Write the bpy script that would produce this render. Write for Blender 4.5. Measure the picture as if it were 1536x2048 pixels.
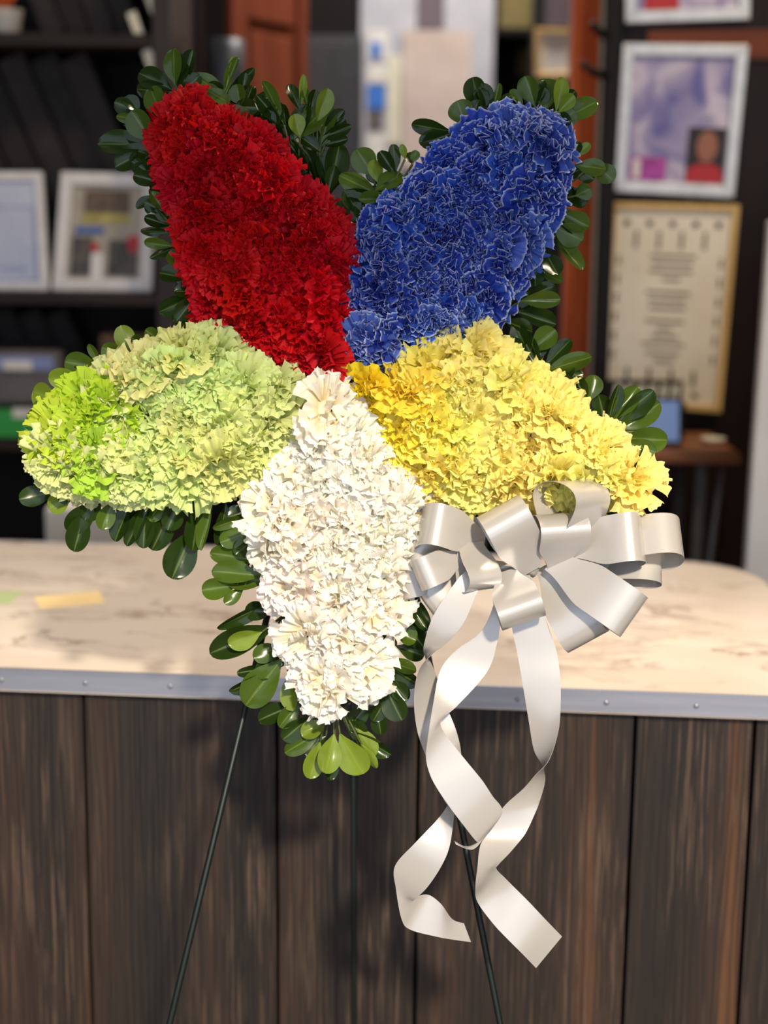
import bpy, bmesh, math, random
import numpy as np
from mathutils import Vector, Matrix

for o in list(bpy.data.objects):
    bpy.data.objects.remove(o, do_unlink=True)
scene = bpy.context.scene
col = scene.collection
R = math.radians
rng = random.Random(11)

# ------------------------------------------------------------------ camera
F = 3077.0                      # focal length in pixels of the 1536 x 2048 frame
PITCH, ROLL = R(11.0), R(0.6)
CAM = Vector((0, 0, 1.6))
fwd = Vector((0, math.cos(PITCH), -math.sin(PITCH)))
r0 = Vector((1, 0, 0)); u0 = r0.cross(fwd)
rgt = r0 * math.cos(ROLL) + u0 * math.sin(ROLL)
upv = u0 * math.cos(ROLL) - r0 * math.sin(ROLL)
SD = 1.65                       # distance of the flower star from the camera
cd_ = bpy.data.cameras.new('camera'); cam = bpy.data.objects.new('camera', cd_); col.objects.link(cam)
CAMROT = Matrix((rgt, upv, -fwd)).transposed()
cam.matrix_world = Matrix.Translation(CAM) @ CAMROT.to_4x4()
cd_.sensor_fit = 'VERTICAL'; cd_.sensor_height = 36.0; cd_.sensor_width = 27.0
cd_.lens = F / 2048 * 36.0
cd_.clip_start = 0.05
cd_.dof.use_dof = True; cd_.dof.focus_distance = SD - 0.04; cd_.dof.aperture_fstop = 2.5
scene.camera = cam

# ------------------------------------------------------------------ world, sun, exposure
scene.view_settings.view_transform = 'Standard'
scene.view_settings.look = 'None'
scene.view_settings.gamma = 1.0
scene.view_settings.use_curve_mapping = False
scene.view_settings.exposure = 0.0
w = bpy.data.worlds.new('sky'); scene.world = w; w.use_nodes = True
w.node_tree.nodes['Background'].inputs[0].default_value = (0.74, 0.83, 1.0, 1)
w.node_tree.nodes['Background'].inputs[1].default_value = 1.6
SUN_AZ, SUN_EL = R(13), R(33)
sunv = Vector((math.sin(SUN_AZ) * math.cos(SUN_EL), -math.cos(SUN_AZ) * math.cos(SUN_EL), math.sin(SUN_EL)))
sl = bpy.data.lights.new('sun', 'SUN'); sl.energy = 4.3; sl.angle = R(3.6); sl.color = (1.0, 0.86, 0.65)
so = bpy.data.objects.new('sun', sl); col.objects.link(so)
so.rotation_euler = sunv.to_track_quat('Z', 'Y').to_euler()
so.location = (2, -6, 5)
# daylight comes in through the glazed shop front behind the camera
FRONT_Y, X0, X1, BACK_Y, CEIL = -1.2, -3.0, 2.6, 6.0, 3.6
HEAD_Z, SILL_Z = 3.42, 0.3
pl = bpy.data.lights.new('shopfront_portal', 'AREA'); pl.shape = 'RECTANGLE'
pl.size = X1 - X0; pl.size_y = HEAD_Z - SILL_Z; pl.cycles.is_portal = True
po = bpy.data.objects.new('shopfront_portal', pl); col.objects.link(po)
po.location = ((X0 + X1) / 2, FRONT_Y, (HEAD_Z + SILL_Z) / 2); po.rotation_euler = (R(90), 0, 0)

# ------------------------------------------------------------------ helpers
def ray(px, py):
    return fwd + rgt * ((px - 768) / F) - upv * ((py - 1024) / F)
def hit_y(px, py, Y):
    d = ray(px, py); return CAM + d * (Y / d.y)
def hit_z(px, py, Z):
    d = ray(px, py); return CAM + d * ((Z - CAM.z) / d.z)
def hit_plane(px, py, p0, n):
    d = ray(px, py); return CAM + d * ((p0 - CAM).dot(n) / d.dot(n))
def S(px, py, d=0.0):           # star space: pixel of the photograph + centimetres towards the viewer
    d = d * 0.01; k = (SD - d) / F
    return Vector(((px - 768) * k, -(py - 1024) * k, d))

def lin(r, g, b):
    f = lambda c: ((c / 255 + 0.055) / 1.055) ** 2.4 if c > 10 else c / 255 / 12.92
    return (f(r), f(g), f(b), 1)

class MB:
    def __init__(s): s.v = []; s.f = []
    def add(s, vs, fs):
        o = len(s.v); s.v += [tuple(p) for p in vs]; s.f += [tuple(i + o for i in f) for f in fs]; return s
    def box(s, c, size, rot=None):
        hx, hy, hz = size[0] / 2, size[1] / 2, size[2] / 2; c = Vector(c)
        vs = [Vector((x, y, z)) for z in (-hz, hz) for y in (-hy, hy) for x in (-hx, hx)]
        if rot is not None: vs = [rot @ p for p in vs]
        return s.add([c + p for p in vs], [(0, 2, 3, 1), (4, 5, 7, 6), (0, 1, 5, 4), (2, 6, 7, 3), (0, 4, 6, 2), (1, 3, 7, 5)])
    def quadbox(s, q, n, t):    # q: four corners of the front face, thickened along n by t
        q = [Vector(p) for p in q]; b = [p + Vector(n) * t for p in q]
        return s.add(q + b, [(0, 1, 2, 3), (7, 6, 5, 4), (0, 4, 5, 1), (1, 5, 6, 2), (2, 6, 7, 3), (3, 7, 4, 0)])
    def tube(s, pts, r, n=8, r2=None):
        pts = [Vector(p) for p in pts]; rings = []; m = len(pts)
        for i, p in enumerate(pts):
            t = (pts[min(i + 1, m - 1)] - pts[max(i - 1, 0)]).normalized()
            a = t.cross(Vector((0.13, 0.2, 1)) if abs(t.z) < 0.9 else Vector((1, 0.1, 0))).normalized(); b = t.cross(a)
            rr = r if r2 is None else r + (r2 - r) * i / (m - 1)
            rings.append([p + (a * math.cos(6.28318 * k / n) + b * math.sin(6.28318 * k / n)) * rr for k in range(n)])
        vs = [p for g in rings for p in g]; fs = []
        for i in range(m - 1):
            for k in range(n):
                fs.append((i * n + k, i * n + (k + 1) % n, (i + 1) * n + (k + 1) % n, (i + 1) * n + k))
        fs.append(tuple(range(n))[::-1]); fs.append(tuple((m - 1) * n + k for k in range(n)))
        return s.add(vs, fs)
    def lathe(s, c, prof, n=24):  # prof: (radius, z) bottom to top
        c = Vector(c); vs = []; fs = []
        for (rr, z) in prof:
            vs += [c + Vector((rr * math.cos(6.28318 * k / n), rr * math.sin(6.28318 * k / n), z)) for k in range(n)]
        for i in range(len(prof) - 1):
            for k in range(n):
                fs.append((i * n + k, i * n + (k + 1) % n, (i + 1) * n + (k + 1) % n, (i + 1) * n + k))
        fs.append(tuple(range(n))[::-1]); fs.append(tuple((len(prof) - 1) * n + k for k in range(n)))
        return s.add(vs, fs)
    def prism(s, pts, z0, z1):
        n = len(pts)
        return s.add([(p[0], p[1], z0) for p in pts] + [(p[0], p[1], z1) for p in pts],
                     [tuple(range(n))[::-1], tuple(range(n, 2 * n))] + [(i, (i + 1) % n, n + (i + 1) % n, n + i) for i in range(n)])
    def build(s, name, mat, parent=None, bevel=0, smooth=False, origin=None, fix=True):
        me = bpy.data.meshes.new(name)
        o0 = Vector(origin) if origin is not None else Vector((0, 0, 0))
        me.from_pydata([tuple(Vector(p) - o0) for p in s.v], [], s.f)
        if fix:
            bm = bmesh.new(); bm.from_mesh(me); bmesh.ops.recalc_face_normals(bm, faces=bm.faces); bm.to_mesh(me); bm.free()
        if smooth:
            for p in me.polygons: p.use_smooth = True
        me.materials.append(mat)
        o = bpy.data.objects.new(name, me); col.objects.link(o)
        if parent is not None: o.parent = parent
        elif origin is not None: o.location = o0
        if bevel:
            b = o.modifiers.new('bevel', 'BEVEL'); b.width = bevel; b.segments = 2; b.limit_method = 'ANGLE'
        return o

def tag(o, label, cat, group=None):
    o['label'] = label; o['category'] = cat
    if group: o['group'] = group
    return o
def struct(o, label=None):
    o['kind'] = 'structure'
    if label: o['label'] = label
    return o
def empty(name, loc, rot=None):
    o = bpy.data.objects.new(name, None); col.objects.link(o); o.empty_display_size = 0.05
    m = Matrix.Translation(Vector(loc))
    if rot is not None: m = m @ rot.to_4x4()
    o.matrix_world = m
    return o

# ------------------------------------------------------------------ materials
def mat(name, color=(0.5, 0.5, 0.5, 1), rough=0.6, metal=0.0, spec=0.5):
    m = bpy.data.materials.new(name); m.use_nodes = True
    b = m.node_tree.nodes['Principled BSDF']
    b.inputs['Base Color'].default_value = color; b.inputs['Roughness'].default_value = rough
    b.inputs['Metallic'].default_value = metal; b.inputs['Specular IOR Level'].default_value = spec
    return m
def nd(m, t, **kw):
    n = m.node_tree.nodes.new(t)
    for k, v in kw.items(): setattr(n, k, v)
    return n
def lk(m, a, b): m.node_tree.links.new(a, b)
def P(m): return m.node_tree.nodes['Principled BSDF']
def ramp(m, stops, src=None):
    n = nd(m, 'ShaderNodeValToRGB'); e = n.color_ramp.elements
    while len(e) < len(stops): e.new(0.5)
    for i, (p, c) in enumerate(stops): e[i].position = p; e[i].color = c if len(c) == 4 else (*c, 1)
    if src is not None: lk(m, src, n.inputs[0])
    return n
def noise(m, vec, scale, detail=4, rough=0.55, dist=0.0):
    n = nd(m, 'ShaderNodeTexNoise'); n.inputs['Scale'].default_value = scale; n.inputs['Detail'].default_value = detail
    n.inputs['Roughness'].default_value = rough; n.inputs['Distortion'].default_value = dist
    if vec is not None: lk(m, vec, n.inputs['Vector'])
    return n
def mapping(m, scale=(1, 1, 1), rnd=False, rot=(0, 0, 0)):
    tc = nd(m, 'ShaderNodeTexCoord'); mp = nd(m, 'ShaderNodeMapping'); mp.inputs['Scale'].default_value = scale
    mp.inputs['Rotation'].default_value = rot
    lk(m, tc.outputs['Object'], mp.inputs['Vector'])
    if rnd:
        oi = nd(m, 'ShaderNodeObjectInfo'); mu = nd(m, 'ShaderNodeVectorMath', operation='SCALE')
        mu.inputs[0].default_value = (17, 31, 23); lk(m, oi.outputs['Random'], mu.inputs['Scale']); lk(m, mu.outputs[0], mp.inputs['Location'])
    return mp.outputs[0]
def mixc(m, fac, a, b, blend='MIX'):
    n = nd(m, 'ShaderNodeMix', data_type='RGBA', blend_type=blend)
    for sock, v in ((n.inputs[0], fac), (n.inputs[6], a), (n.inputs[7], b)):
        if isinstance(v, (tuple, float, int)): sock.default_value = v
        else: lk(m, v, sock)
    return n.outputs[2]
def math_(m, op, a, b=0.5):
    n = nd(m, 'ShaderNodeMath', operation=op)
    for sock, v in ((n.inputs[0], a), (n.inputs[1], b)):
        if isinstance(v, (float, int)): sock.default_value = v
        else: lk(m, v, sock)
    return n.outputs[0]
def bump(m, h, strength=0.3, dist=0.01):
    n = nd(m, 'ShaderNodeBump'); n.inputs['Strength'].default_value = strength; n.inputs['Distance'].default_value = dist
    lk(m, h, n.inputs['Height']); lk(m, n.outputs[0], P(m).inputs['Normal'])
def speckled(name, c1, c2, scale=30, rough=0.7, stretch=(1, 1, 1), metal=0.0, bmp=0.0):
    m = mat(name, c1, rough, metal); n = noise(m, mapping(m, stretch, True), scale, 5)
    r_ = ramp(m, [(0.35, c1), (0.65, c2)], n.outputs[0]); lk(m, r_.outputs[0], P(m).inputs['Base Color'])
    if bmp: bump(m, n.outputs[0], bmp)
    return m

def wood_plank():
    m = mat('weathered_plank', rough=0.62)
    v = mapping(m, (1, 1, 0.055), True)
    big = noise(m, v, 9, 2, 0.5, 0.6)
    wv = nd(m, 'ShaderNodeTexWave', wave_type='BANDS', bands_direction='X'); wv.inputs['Scale'].default_value = 30
    wv.inputs['Distortion'].default_value = 14; wv.inputs['Detail'].default_value = 3; wv.inputs['Detail Scale'].default_value = 1.2
    lk(m, v, wv.inputs['Vector'])
    v2 = mapping(m, (1, 1, 0.03), True); fine = noise(m, v2, 200, 4, 0.65)
    blot = noise(m, mapping(m, (1, 1, 0.5), True), 5, 3, 0.5)
    tone = ramp(m, [(0.30, lin(22, 15, 12)), (0.50, lin(38, 26, 20)), (0.63, lin(56, 38, 27)), (0.76, lin(110, 70, 36))], big.outputs[0])
    c = mixc(m, math_(m, 'MULTIPLY', wv.outputs['Fac'], 0.6), tone.outputs[0], lin(20, 14, 13))
    pores = ramp(m, [(0.52, (0, 0, 0)), (0.66, (1, 1, 1))], fine.outputs[0])
    amt = math_(m, 'MULTIPLY', pores.outputs[0], ramp(m, [(0.38, (0.1, 0.1, 0.1)), (0.62, (0.7, 0.7, 0.7))], blot.outputs[0]).outputs[0])
    c = mixc(m, amt, c, lin(104, 84, 68))
    lk(m, c, P(m).inputs['Base Color'])
    h = math_(m, 'ADD', math_(m, 'MULTIPLY', fine.outputs[0], 0.6), wv.outputs['Fac'])
    bump(m, h, 0.35, 0.002)
    return m
def marble():
    m = mat('marble_laminate', rough=0.32)
    v = mapping(m, (1, 2.0, 1), rot=(0, 0, R(24)))
    n1 = noise(m, v, 3.6, 8, 0.62, 0.9)
    a = math_(m, 'ABSOLUTE', math_(m, 'SUBTRACT', n1.outputs[0], 0.5))
    vein = ramp(m, [(0.0, (1, 1, 1)), (0.008, (0.6, 0.6, 0.6)), (0.03, (0, 0, 0))], a)
    n2 = noise(m, v, 2.0, 3, 0.5); msk = ramp(m, [(0.42, (0.0, 0.0, 0.0)), (0.58, (1, 1, 1))], n2.outputs[0])
    n3 = noise(m, v, 1.5, 4, 0.6, 0.8)
    base = ramp(m, [(0.35, lin(212, 196, 182)), (0.6, lin(226, 214, 202))], n3.outputs[0])
    f = math_(m, 'MULTIPLY', math_(m, 'MULTIPLY', vein.outputs[0], msk.outputs[0]), 0.8)
    lk(m, mixc(m, f, base.outputs[0], lin(122, 92, 78)), P(m).inputs['Base Color'])
    return m
def petal_mat(name, kind):
    m = mat(name, rough=0.6, spec=0.25); b = P(m)
    at = nd(m, 'ShaderNodeAttribute', attribute_name='rim'); oi = nd(m, 'ShaderNodeObjectInfo')
    tc = nd(m, 'ShaderNodeTexCoord'); n = noise(m, tc.outputs['Object'], 2.2, 3)
    basec = oi.outputs['Color']
    if kind == 'blue':
        rim = ramp(m, [(0.0, (0, 0, 0)), (0.89, (0.03, 0.03, 0.03)), (0.965, (0.9, 0.9, 0.9))], at.outputs['Fac'])
        patch = ramp(m, [(0.5, (0, 0, 0)), (0.75, (0.75, 0.75, 0.75))], n.outputs[0])
        c = mixc(m, patch.outputs[0], basec, lin(70, 110, 205))
        c = mixc(m, math_(m, 'MULTIPLY', rim.outputs[0], math_(m, 'ADD', math_(m, 'MULTIPLY', oi.outputs['Random'], .7), .45)), c, lin(214, 222, 242))
    elif kind == 'white':
        cen = ramp(m, [(0.0, (1, 1, 1)), (0.55, (0.45, 0.45, 0.45)), (0.95, (0, 0, 0))], at.outputs['Fac'])
        c = mixc(m, cen.outputs[0], basec, lin(248, 232, 180))
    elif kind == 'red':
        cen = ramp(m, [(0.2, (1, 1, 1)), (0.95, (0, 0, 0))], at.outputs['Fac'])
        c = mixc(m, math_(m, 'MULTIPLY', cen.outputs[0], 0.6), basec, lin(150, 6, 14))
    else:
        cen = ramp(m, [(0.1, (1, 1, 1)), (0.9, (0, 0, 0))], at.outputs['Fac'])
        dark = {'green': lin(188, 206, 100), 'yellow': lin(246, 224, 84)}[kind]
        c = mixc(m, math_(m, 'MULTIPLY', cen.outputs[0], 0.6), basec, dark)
    lk(m, c, b.inputs['Base Color'])
    tr = nd(m, 'ShaderNodeBsdfTranslucent'); lk(m, c, tr.inputs[0])
    mx = nd(m, 'ShaderNodeMixShader'); mx.inputs[0].default_value = 0.3
    lk(m, b.outputs[0], mx.inputs[1]); lk(m, tr.outputs[0], mx.inputs[2])
    lk(m, mx.outputs[0], m.node_tree.nodes['Material Output'].inputs[0])
    return m
def leaf_mat():
    m = mat('glossy_leaf', rough=0.2, spec=0.36); b = P(m)
    at = nd(m, 'ShaderNodeAttribute', attribute_name='rim'); oi = nd(m, 'ShaderNodeObjectInfo')
    rib = ramp(m, [(0.0, (1, 1, 1)), (0.06, (0.5, 0.5, 0.5)), (0.10, (0, 0, 0)), (0.97, (0, 0, 0)), (1.0, (0.4, 0.4, 0.4))], at.outputs['Fac'])
    tc = nd(m, 'ShaderNodeTexCoord'); n = noise(m, tc.outputs['Object'], 3, 3)
    c = mixc(m, math_(m, 'MULTIPLY', n.outputs[0], 0.35), oi.outputs['Color'], lin(36, 62, 20))
    c = mixc(m, math_(m, 'MULTIPLY', rib.outputs[0], 0.4), c, lin(140, 156, 84))
    lk(m, c, b.inputs['Base Color'])
    tr = nd(m, 'ShaderNodeBsdfTranslucent'); lk(m, c, tr.inputs[0])
    mx = nd(m, 'ShaderNodeMixShader'); mx.inputs[0].default_value = 0.12
    lk(m, b.outputs[0], mx.inputs[1]); lk(m, tr.outputs[0], mx.inputs[2])
    lk(m, mx.outputs[0], m.node_tree.nodes['Material Output'].inputs[0])
    return m
def satin():
    m = mat('white_satin', lin(202, 197, 192), 0.3, 0.2, 0.9); b = P(m)
    b.inputs['Coat Weight'].default_value = 0.7; b.inputs['Coat Roughness'].default_value = 0.24; b.inputs['Coat IOR'].default_value = 1.7
    n = noise(m, mapping(m, (1, 1, 1)), 900, 2); bump(m, n.outputs[0], 0.03, 0.0005)
    b.inputs['Sheen Weight'].default_value = 0.0
    tr = nd(m, 'ShaderNodeBsdfTranslucent'); tr.inputs[0].default_value = lin(226, 214, 180)
    mx = nd(m, 'ShaderNodeMixShader'); mx.inputs[0].default_value = 0.12
    lk(m, b.outputs[0], mx.inputs[1]); lk(m, tr.outputs[0], mx.inputs[2])
    lk(m, mx.outputs[0], m.node_tree.nodes['Material Output'].inputs[0])
    return m
def grainwood(name, c1, c2, axis='z', rough=0.45):
    st = {'z': (1, 1, 0.08), 'x': (0.08, 1, 1)}[axis]
    m = mat(name, c1, rough, 0.0, 0.18); n = noise(m, mapping(m, st, True), 45, 4, 0.6, 0.4)
    lk(m, ramp(m, [(0.3, c1), (0.7, c2)], n.outputs[0]).outputs[0], P(m).inputs['Base Color'])
    bump(m, n.outputs[0], 0.1, 0.002)
    return m

M = dict(
    plank=wood_plank(), marble=marble(), leaf=leaf_mat(), satin=satin(),
    alu=speckled('brushed_aluminium', lin(176, 176, 184), lin(198, 198, 206), 60, 0.36, (0.05, 1, 1), 0.85),
    steel=mat('steel', lin(160, 160, 165), 0.3, 0.9),
    void=mat('plank_backing', lin(14, 11, 10), 0.9),
    foam=speckled('foam_green', lin(20, 36, 18), lin(32, 50, 24), 80, 0.9),
    stem=speckled('stem_green', lin(62, 74, 34), lin(88, 94, 48), 40, 0.6),
    wire=mat('green_wire', lin(10, 24, 20), 0.45, 0.0),
    wall=speckled('plaster_wall', lin(84, 76, 70), lin(92, 84, 76), 18, 0.85),
    greywall=speckled('grey_wall', lin(176, 176, 184), lin(188, 188, 194), 12, 0.8),
    ceil=speckled('ceiling_paint', lin(196, 190, 180), lin(206, 200, 190), 14, 0.9),
    floor=speckled('floor_concrete', lin(92, 84, 76), lin(112, 102, 92), 6, 0.6),
    shelf=grainwood('dark_shelf_wood', lin(30, 22, 17), lin(50, 37, 28), 'x'),
    shelfback=speckled('dark_shelf_back', lin(16, 14, 13), lin(22, 19, 17), 20, 0.8),
    upright=grainwood('greyed_upright', lin(44, 37, 34), lin(60, 51, 47)),
    folder=speckled('black_folder', lin(22, 19, 19), lin(36, 31, 30), 25, 0.85),
    folder2=speckled('plum_folder', lin(32, 27, 27), lin(46, 39, 38), 25, 0.85),
    paper=speckled('paper', lin(214, 208, 200), lin(226, 222, 214), 20, 0.8),
    card=speckled('pale_card', lin(206, 200, 176), lin(222, 216, 196), 20, 0.8),
    whiteframe=speckled('white_frame', lin(214, 208, 206), lin(226, 222, 220), 30, 0.5),
    letter=speckled('blue_white_letter', lin(176, 184, 208), lin(196, 200, 216), 9, 0.6),
    letterline=mat('blue_line', lin(130, 142, 188), 0.7),
    mat_board=speckled('grey_mat_board', lin(160, 152, 138), lin(176, 168, 156), 12, 0.8),
    pic_brown=speckled('brown_print', lin(70, 56, 44), lin(116, 96, 76), 60, 0.6),
    pic_yellow=speckled('yellow_print', lin(150, 140, 70), lin(182, 170, 96), 40, 0.6),
    pic_blue=mat('blue_print', lin(48, 90, 160), 0.6),
    pic_dark=speckled('dark_print', lin(44, 44, 48), lin(96, 88, 80), 50, 0.6),
    pic_red=mat('red_print', lin(176, 36, 44), 0.6),
    silver=speckled('silver_frame', lin(196, 192, 186), lin(212, 208, 200), 40, 0.38, (1, 1, 1), 0.55),
    goldframe=grainwood('gold_frame', lin(196, 158, 96), lin(222, 188, 124)),
    parchment=speckled('parchment', lin(222, 210, 186), lin(236, 226, 206), 6, 0.6),
    ink=mat('grey_ink', lin(120, 108, 94), 0.8),
    darkink=mat('dark_ink', lin(54, 48, 42), 0.8),
    skin=mat('print_skin', lin(150, 96, 74), 0.6),
    hair=mat('print_dark', lin(36, 26, 26), 0.6),
    magenta=speckled('magenta_print', lin(140, 40, 130), lin(186, 80, 170), 60, 0.6),
    orangewood=grainwood('orange_door_wood', lin(186, 78, 30), lin(220, 108, 50)),
    redwood=grainwood('red_brown_door', lin(98, 48, 32), lin(126, 66, 46)),
    blackwood=grainwood('blackened_board', lin(20, 12, 9), lin(36, 21, 15)),
    brownboard=grainwood('brown_board', lin(86, 42, 24), lin(120, 62, 36), 'x'),
    black=mat('black_iron', lin(18, 16, 15), 0.6, 0.0, 0.2),
    charcoal=speckled('charcoal', lin(44, 44, 46), lin(54, 54, 56), 20, 0.6),
    pinkposter=speckled('pink_poster', lin(190, 172, 162), lin(206, 188, 178), 9, 0.8),
    mauve=mat('mauve_board', lin(104, 92, 100), 0.8),
    tapeblue=mat('blue_tape', lin(52, 112, 196), 0.6),
    olive=speckled('olive_box', lin(118, 104, 58), lin(142, 126, 76), 10, 0.7),
    grey=speckled('grey_plastic', lin(84, 78, 76), lin(98, 92, 90), 20, 0.5),
    green=mat('green_card', lin(44, 156, 64), 0.6),
    tabletop=grainwood('table_wood', lin(112, 66, 40), lin(146, 92, 58), 'x'),
    whiteboard=speckled('white_panel', lin(206, 204, 204), lin(218, 216, 216), 5, 0.6),
    greennote=mat('green_note', lin(176, 192, 140), 0.8),
    yellownote=mat('yellow_note', lin(242, 214, 156), 0.8),
    pot=speckled('white_pot', lin(190, 182, 172), lin(206, 198, 188), 20, 0.5),
    orange=mat('orange_petal', lin(216, 96, 40), 0.6),
    vase=mat('smoked_glass', lin(62, 66, 72), 0.45, 0.0, 0.3),
    brownbox=speckled('kraft_box', lin(118, 84, 62), lin(138, 100, 74), 14, 0.8),
)
def purple():
    m = mat('purple_print', rough=0.35)
    n = noise(m, mapping(m, (1, 1, 1.0), rot=(0, R(35), 0)), 9, 3, 0.5, 1.5)
    lk(m, ramp(m, [(0.3, lin(92, 84, 146)), (0.46, lin(150, 138, 172)), (0.6, lin(196, 184, 198))], n.outputs[0]).outputs[0], P(m).inputs['Base Color'])
    return m
M['purple'] = purple()
def emissive(name, c, s):
    m = mat(name, c); P(m).inputs['Emission Color'].default_value = c; P(m).inputs['Emission Strength'].default_value = s; return m
M['screen'] = emissive('lit_screen', lin(110, 138, 190), 0.15)
M['diffuser'] = emissive('fill_diffuser', (1, 0.86, 0.66, 1), 3.0)  # glow of the added overhead fill lamps

# ------------------------------------------------------------------ room shell
cx_, cy_ = (X0 + X1) / 2, (FRONT_Y + BACK_Y) / 2
WX, WY = X1 - X0, BACK_Y - FRONT_Y
struct(MB().box((cx_, cy_, -0.05), (WX + .4, WY + .4, 0.1)).build('floor', M['floor']))
struct(MB().box((cx_, cy_, CEIL + 0.05), (WX + .4, WY + .4, 0.1)).build('ceiling', M['ceil']))
struct(MB().box((cx_, BACK_Y + .06, CEIL / 2), (WX, 0.12, CEIL)).build('wall_back', M['wall']))
struct(MB().box((X0 - .06, cy_, CEIL / 2), (0.12, WY, CEIL)).build('wall_left', M['wall']))
struct(MB().box((X1 + .06, cy_, CEIL / 2), (0.12, WY, CEIL)).build('wall_right', M['wall']))
wf = MB().box((cx_, FRONT_Y - .06, (HEAD_Z + CEIL) / 2), (WX, .12, CEIL - HEAD_Z)).box((cx_, FRONT_Y - .06, SILL_Z / 2), (WX, .12, SILL_Z))
struct(wf.build('wall_front', M['wall']))
for i, x in enumerate((-2.1, -0.62, 2.0)):
    struct(MB().box((x, FRONT_Y - .06, (HEAD_Z + SILL_Z) / 2), (.07, .1, HEAD_Z - SILL_Z)).build('trim_%d' % (i + 1), M['black']))

# unseen overhead lamps added to brighten the shelves, frames and far wall
def fill_lamp(x, y, power, label, tint=(1, .80, .56)):
    e = empty('fill_lamp', (x, y, CEIL)); tag(e, label, 'lamp', 'added fill lamps')
    MB().lathe((0, 0, 0), [(.16, -.05), (.17, -.04), (.17, 0)]).build('housing', M['whiteframe'], e)
    MB().lathe((0, 0, 0), [(.10, -.075), (.15, -.06), (.155, -.05)]).build('diffuser', M['diffuser'], e)
    l = bpy.data.lights.new('fill_light', 'AREA'); l.shape = 'DISK'; l.size = 0.3; l.energy = power; l.color = tint
    o = bpy.data.objects.new('fill_light', l); col.objects.link(o); o.parent = e; o.location = (0, 0, -.09)
fill_lamp(-1.4, 2.2, 9, 'added warm fill lamp, out of view above the dark shelves')
fill_lamp(1.2, 2.0, 44, 'added warm fill lamp, out of view above the framed pictures')
fill_lamp(0.3, 4.1, 60, 'added fill lamp, out of view above the far doorway', (1, .93, .86))

# ------------------------------------------------------------------ counter
PSI = R(5.0); ZT = CAM.z - 0.585
cr = Vector((math.cos(PSI), -math.sin(PSI), 0)); cdp = Vector((math.sin(PSI), math.cos(PSI), 0))
C0 = hit_z(768, 1366, ZT)
def loc(p): q = p - C0; return q.dot(cr), q.dot(cdp)
CROT = Matrix((cr, cdp, Vector((0, 0, 1)))).transposed()
bx, by = loc(hit_z(330, 1092, ZT)); DEPTH = by
ex, ey = loc(hit_z(1481, 1190, ZT)); XR = ex + 0.055
XL = -1.6
TR = 0.027                                   # trim height
def rrect(x0, x1, y0, y1, d):
    pts = [(x0, y0)]; r = .03 + d
    pts += [(x1 - r + r * math.sin(a), y0 + r - r * math.cos(a)) for a in [i * math.pi / 16 for i in range(9)]]
    r = .15 + d
    pts += [(x1 - r + r * math.cos(a), y1 - r + r * math.sin(a)) for a in [i * math.pi / 16 for i in range(9)]]
    return pts + [(x0, y1)]
ct = empty('countertop', Vector((C0.x, C0.y, ZT)), CROT)
tag(ct, 'cream marble-patterned counter top with riveted metal edge', 'countertop')
MB().prism(rrect(XL, XR, 0.002, DEPTH, 0), -0.03, 0.0).build('slab', M['marble'], ct)
out = rrect(XL, XR + .003, -0.001, DEPTH + .003, .003); inn = rrect(XL, XR - .001, 0.0035, DEPTH - .001, -.001)
tv = [(p[0], p[1], -TR) for p in out] + [(p[0], p[1], .0012) for p in out] + [(p[0], p[1], .0012) for p in inn] + [(p[0], p[1], -TR) for p in inn]
n_ = len(out); tf = []
for i in range(n_ - 1):
    for a in range(4):
        b = (a + 1) % 4; tf.append((a * n_ + i, a * n_ + i + 1, b * n_ + i + 1, b * n_ + i))
trim = MB().add(tv, tf).build('metal_edge', M['alu'], ct)
px0 = loc(hit_plane(1213, 1395, C0, cdp))[0]; step = (px0 - loc(hit_plane(1035, 1390, C0, cdp))[0])
scr = None
for k in range(-9, 3):
    x = px0 + k * step
    if x < XL or x > XR - .04: continue
    if scr is None:
        scr = MB().lathe((0, 0, 0), [(.0032, 0), (.0030, .0009), (.002, .0016), (.0006, .0019)], 12).build('screw', M['steel'], trim, smooth=True); s_ = scr
    else:
        s_ = scr.copy(); col.objects.link(s_)
    s_.parent = trim; s_.location = (x, -.001, -TR * .55); s_.rotation_euler = (R(90), 0, 0)

co = empty('counter', Vector((C0.x, C0.y, 0)), CROT)
tag(co, 'shop counter faced with dark weathered wooden planks', 'counter')
PF = 0.016                                   # planks stand back from the metal edge
HB = ZT - 0.031
MB().box(((XL + XR) / 2 - .02, PF + .03 + (DEPTH - .1) / 2, HB / 2), (XR - XL - .06, DEPTH - .1, HB)).build('carcass', M['void'], co)
pp = C0 + cdp * PF
seams = [loc(hit_plane(x, 1470, pp, cdp))[0] for x in (-560, -190, 167, 553, 709, 837, 1270, 1510)]
seams = [XL] + [s for s in seams if s > XL] + [XR - .012]
for a, b in zip(seams[:-1], seams[1:]):
    z = rng.uniform(-.0015, .0015)
    MB().box(((b - a) / 2, 0, HB / 2), (b - a - .0045, .018, HB)).build('plank', M['plank'], co, bevel=.0012).location = (a, PF + .012 + z, 0)
    co.children[-1]

def note(name, pts, m, label, zt=ZT, th=.0006):
    q = [hit_z(x, y, zt + th) for x, y in pts]; c = sum(q, Vector()) / 4
    o = MB().quadbox(q, (0, 0, -1), th - .00005).build(name, m, origin=Vector((c.x, c.y, zt)), bevel=0)
    return tag(o, label, 'note')
note('sticky_note', [(68, 1194), (200, 1182), (208, 1206), (82, 1217)], M['yellownote'], 'blank cream paper strip lying on the marble counter')
note('sticky_note', [(-60, 1183), (48, 1182), (18, 1207), (-70, 1212)], M['greennote'], 'pale green paper note at the left edge of counter')

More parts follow.
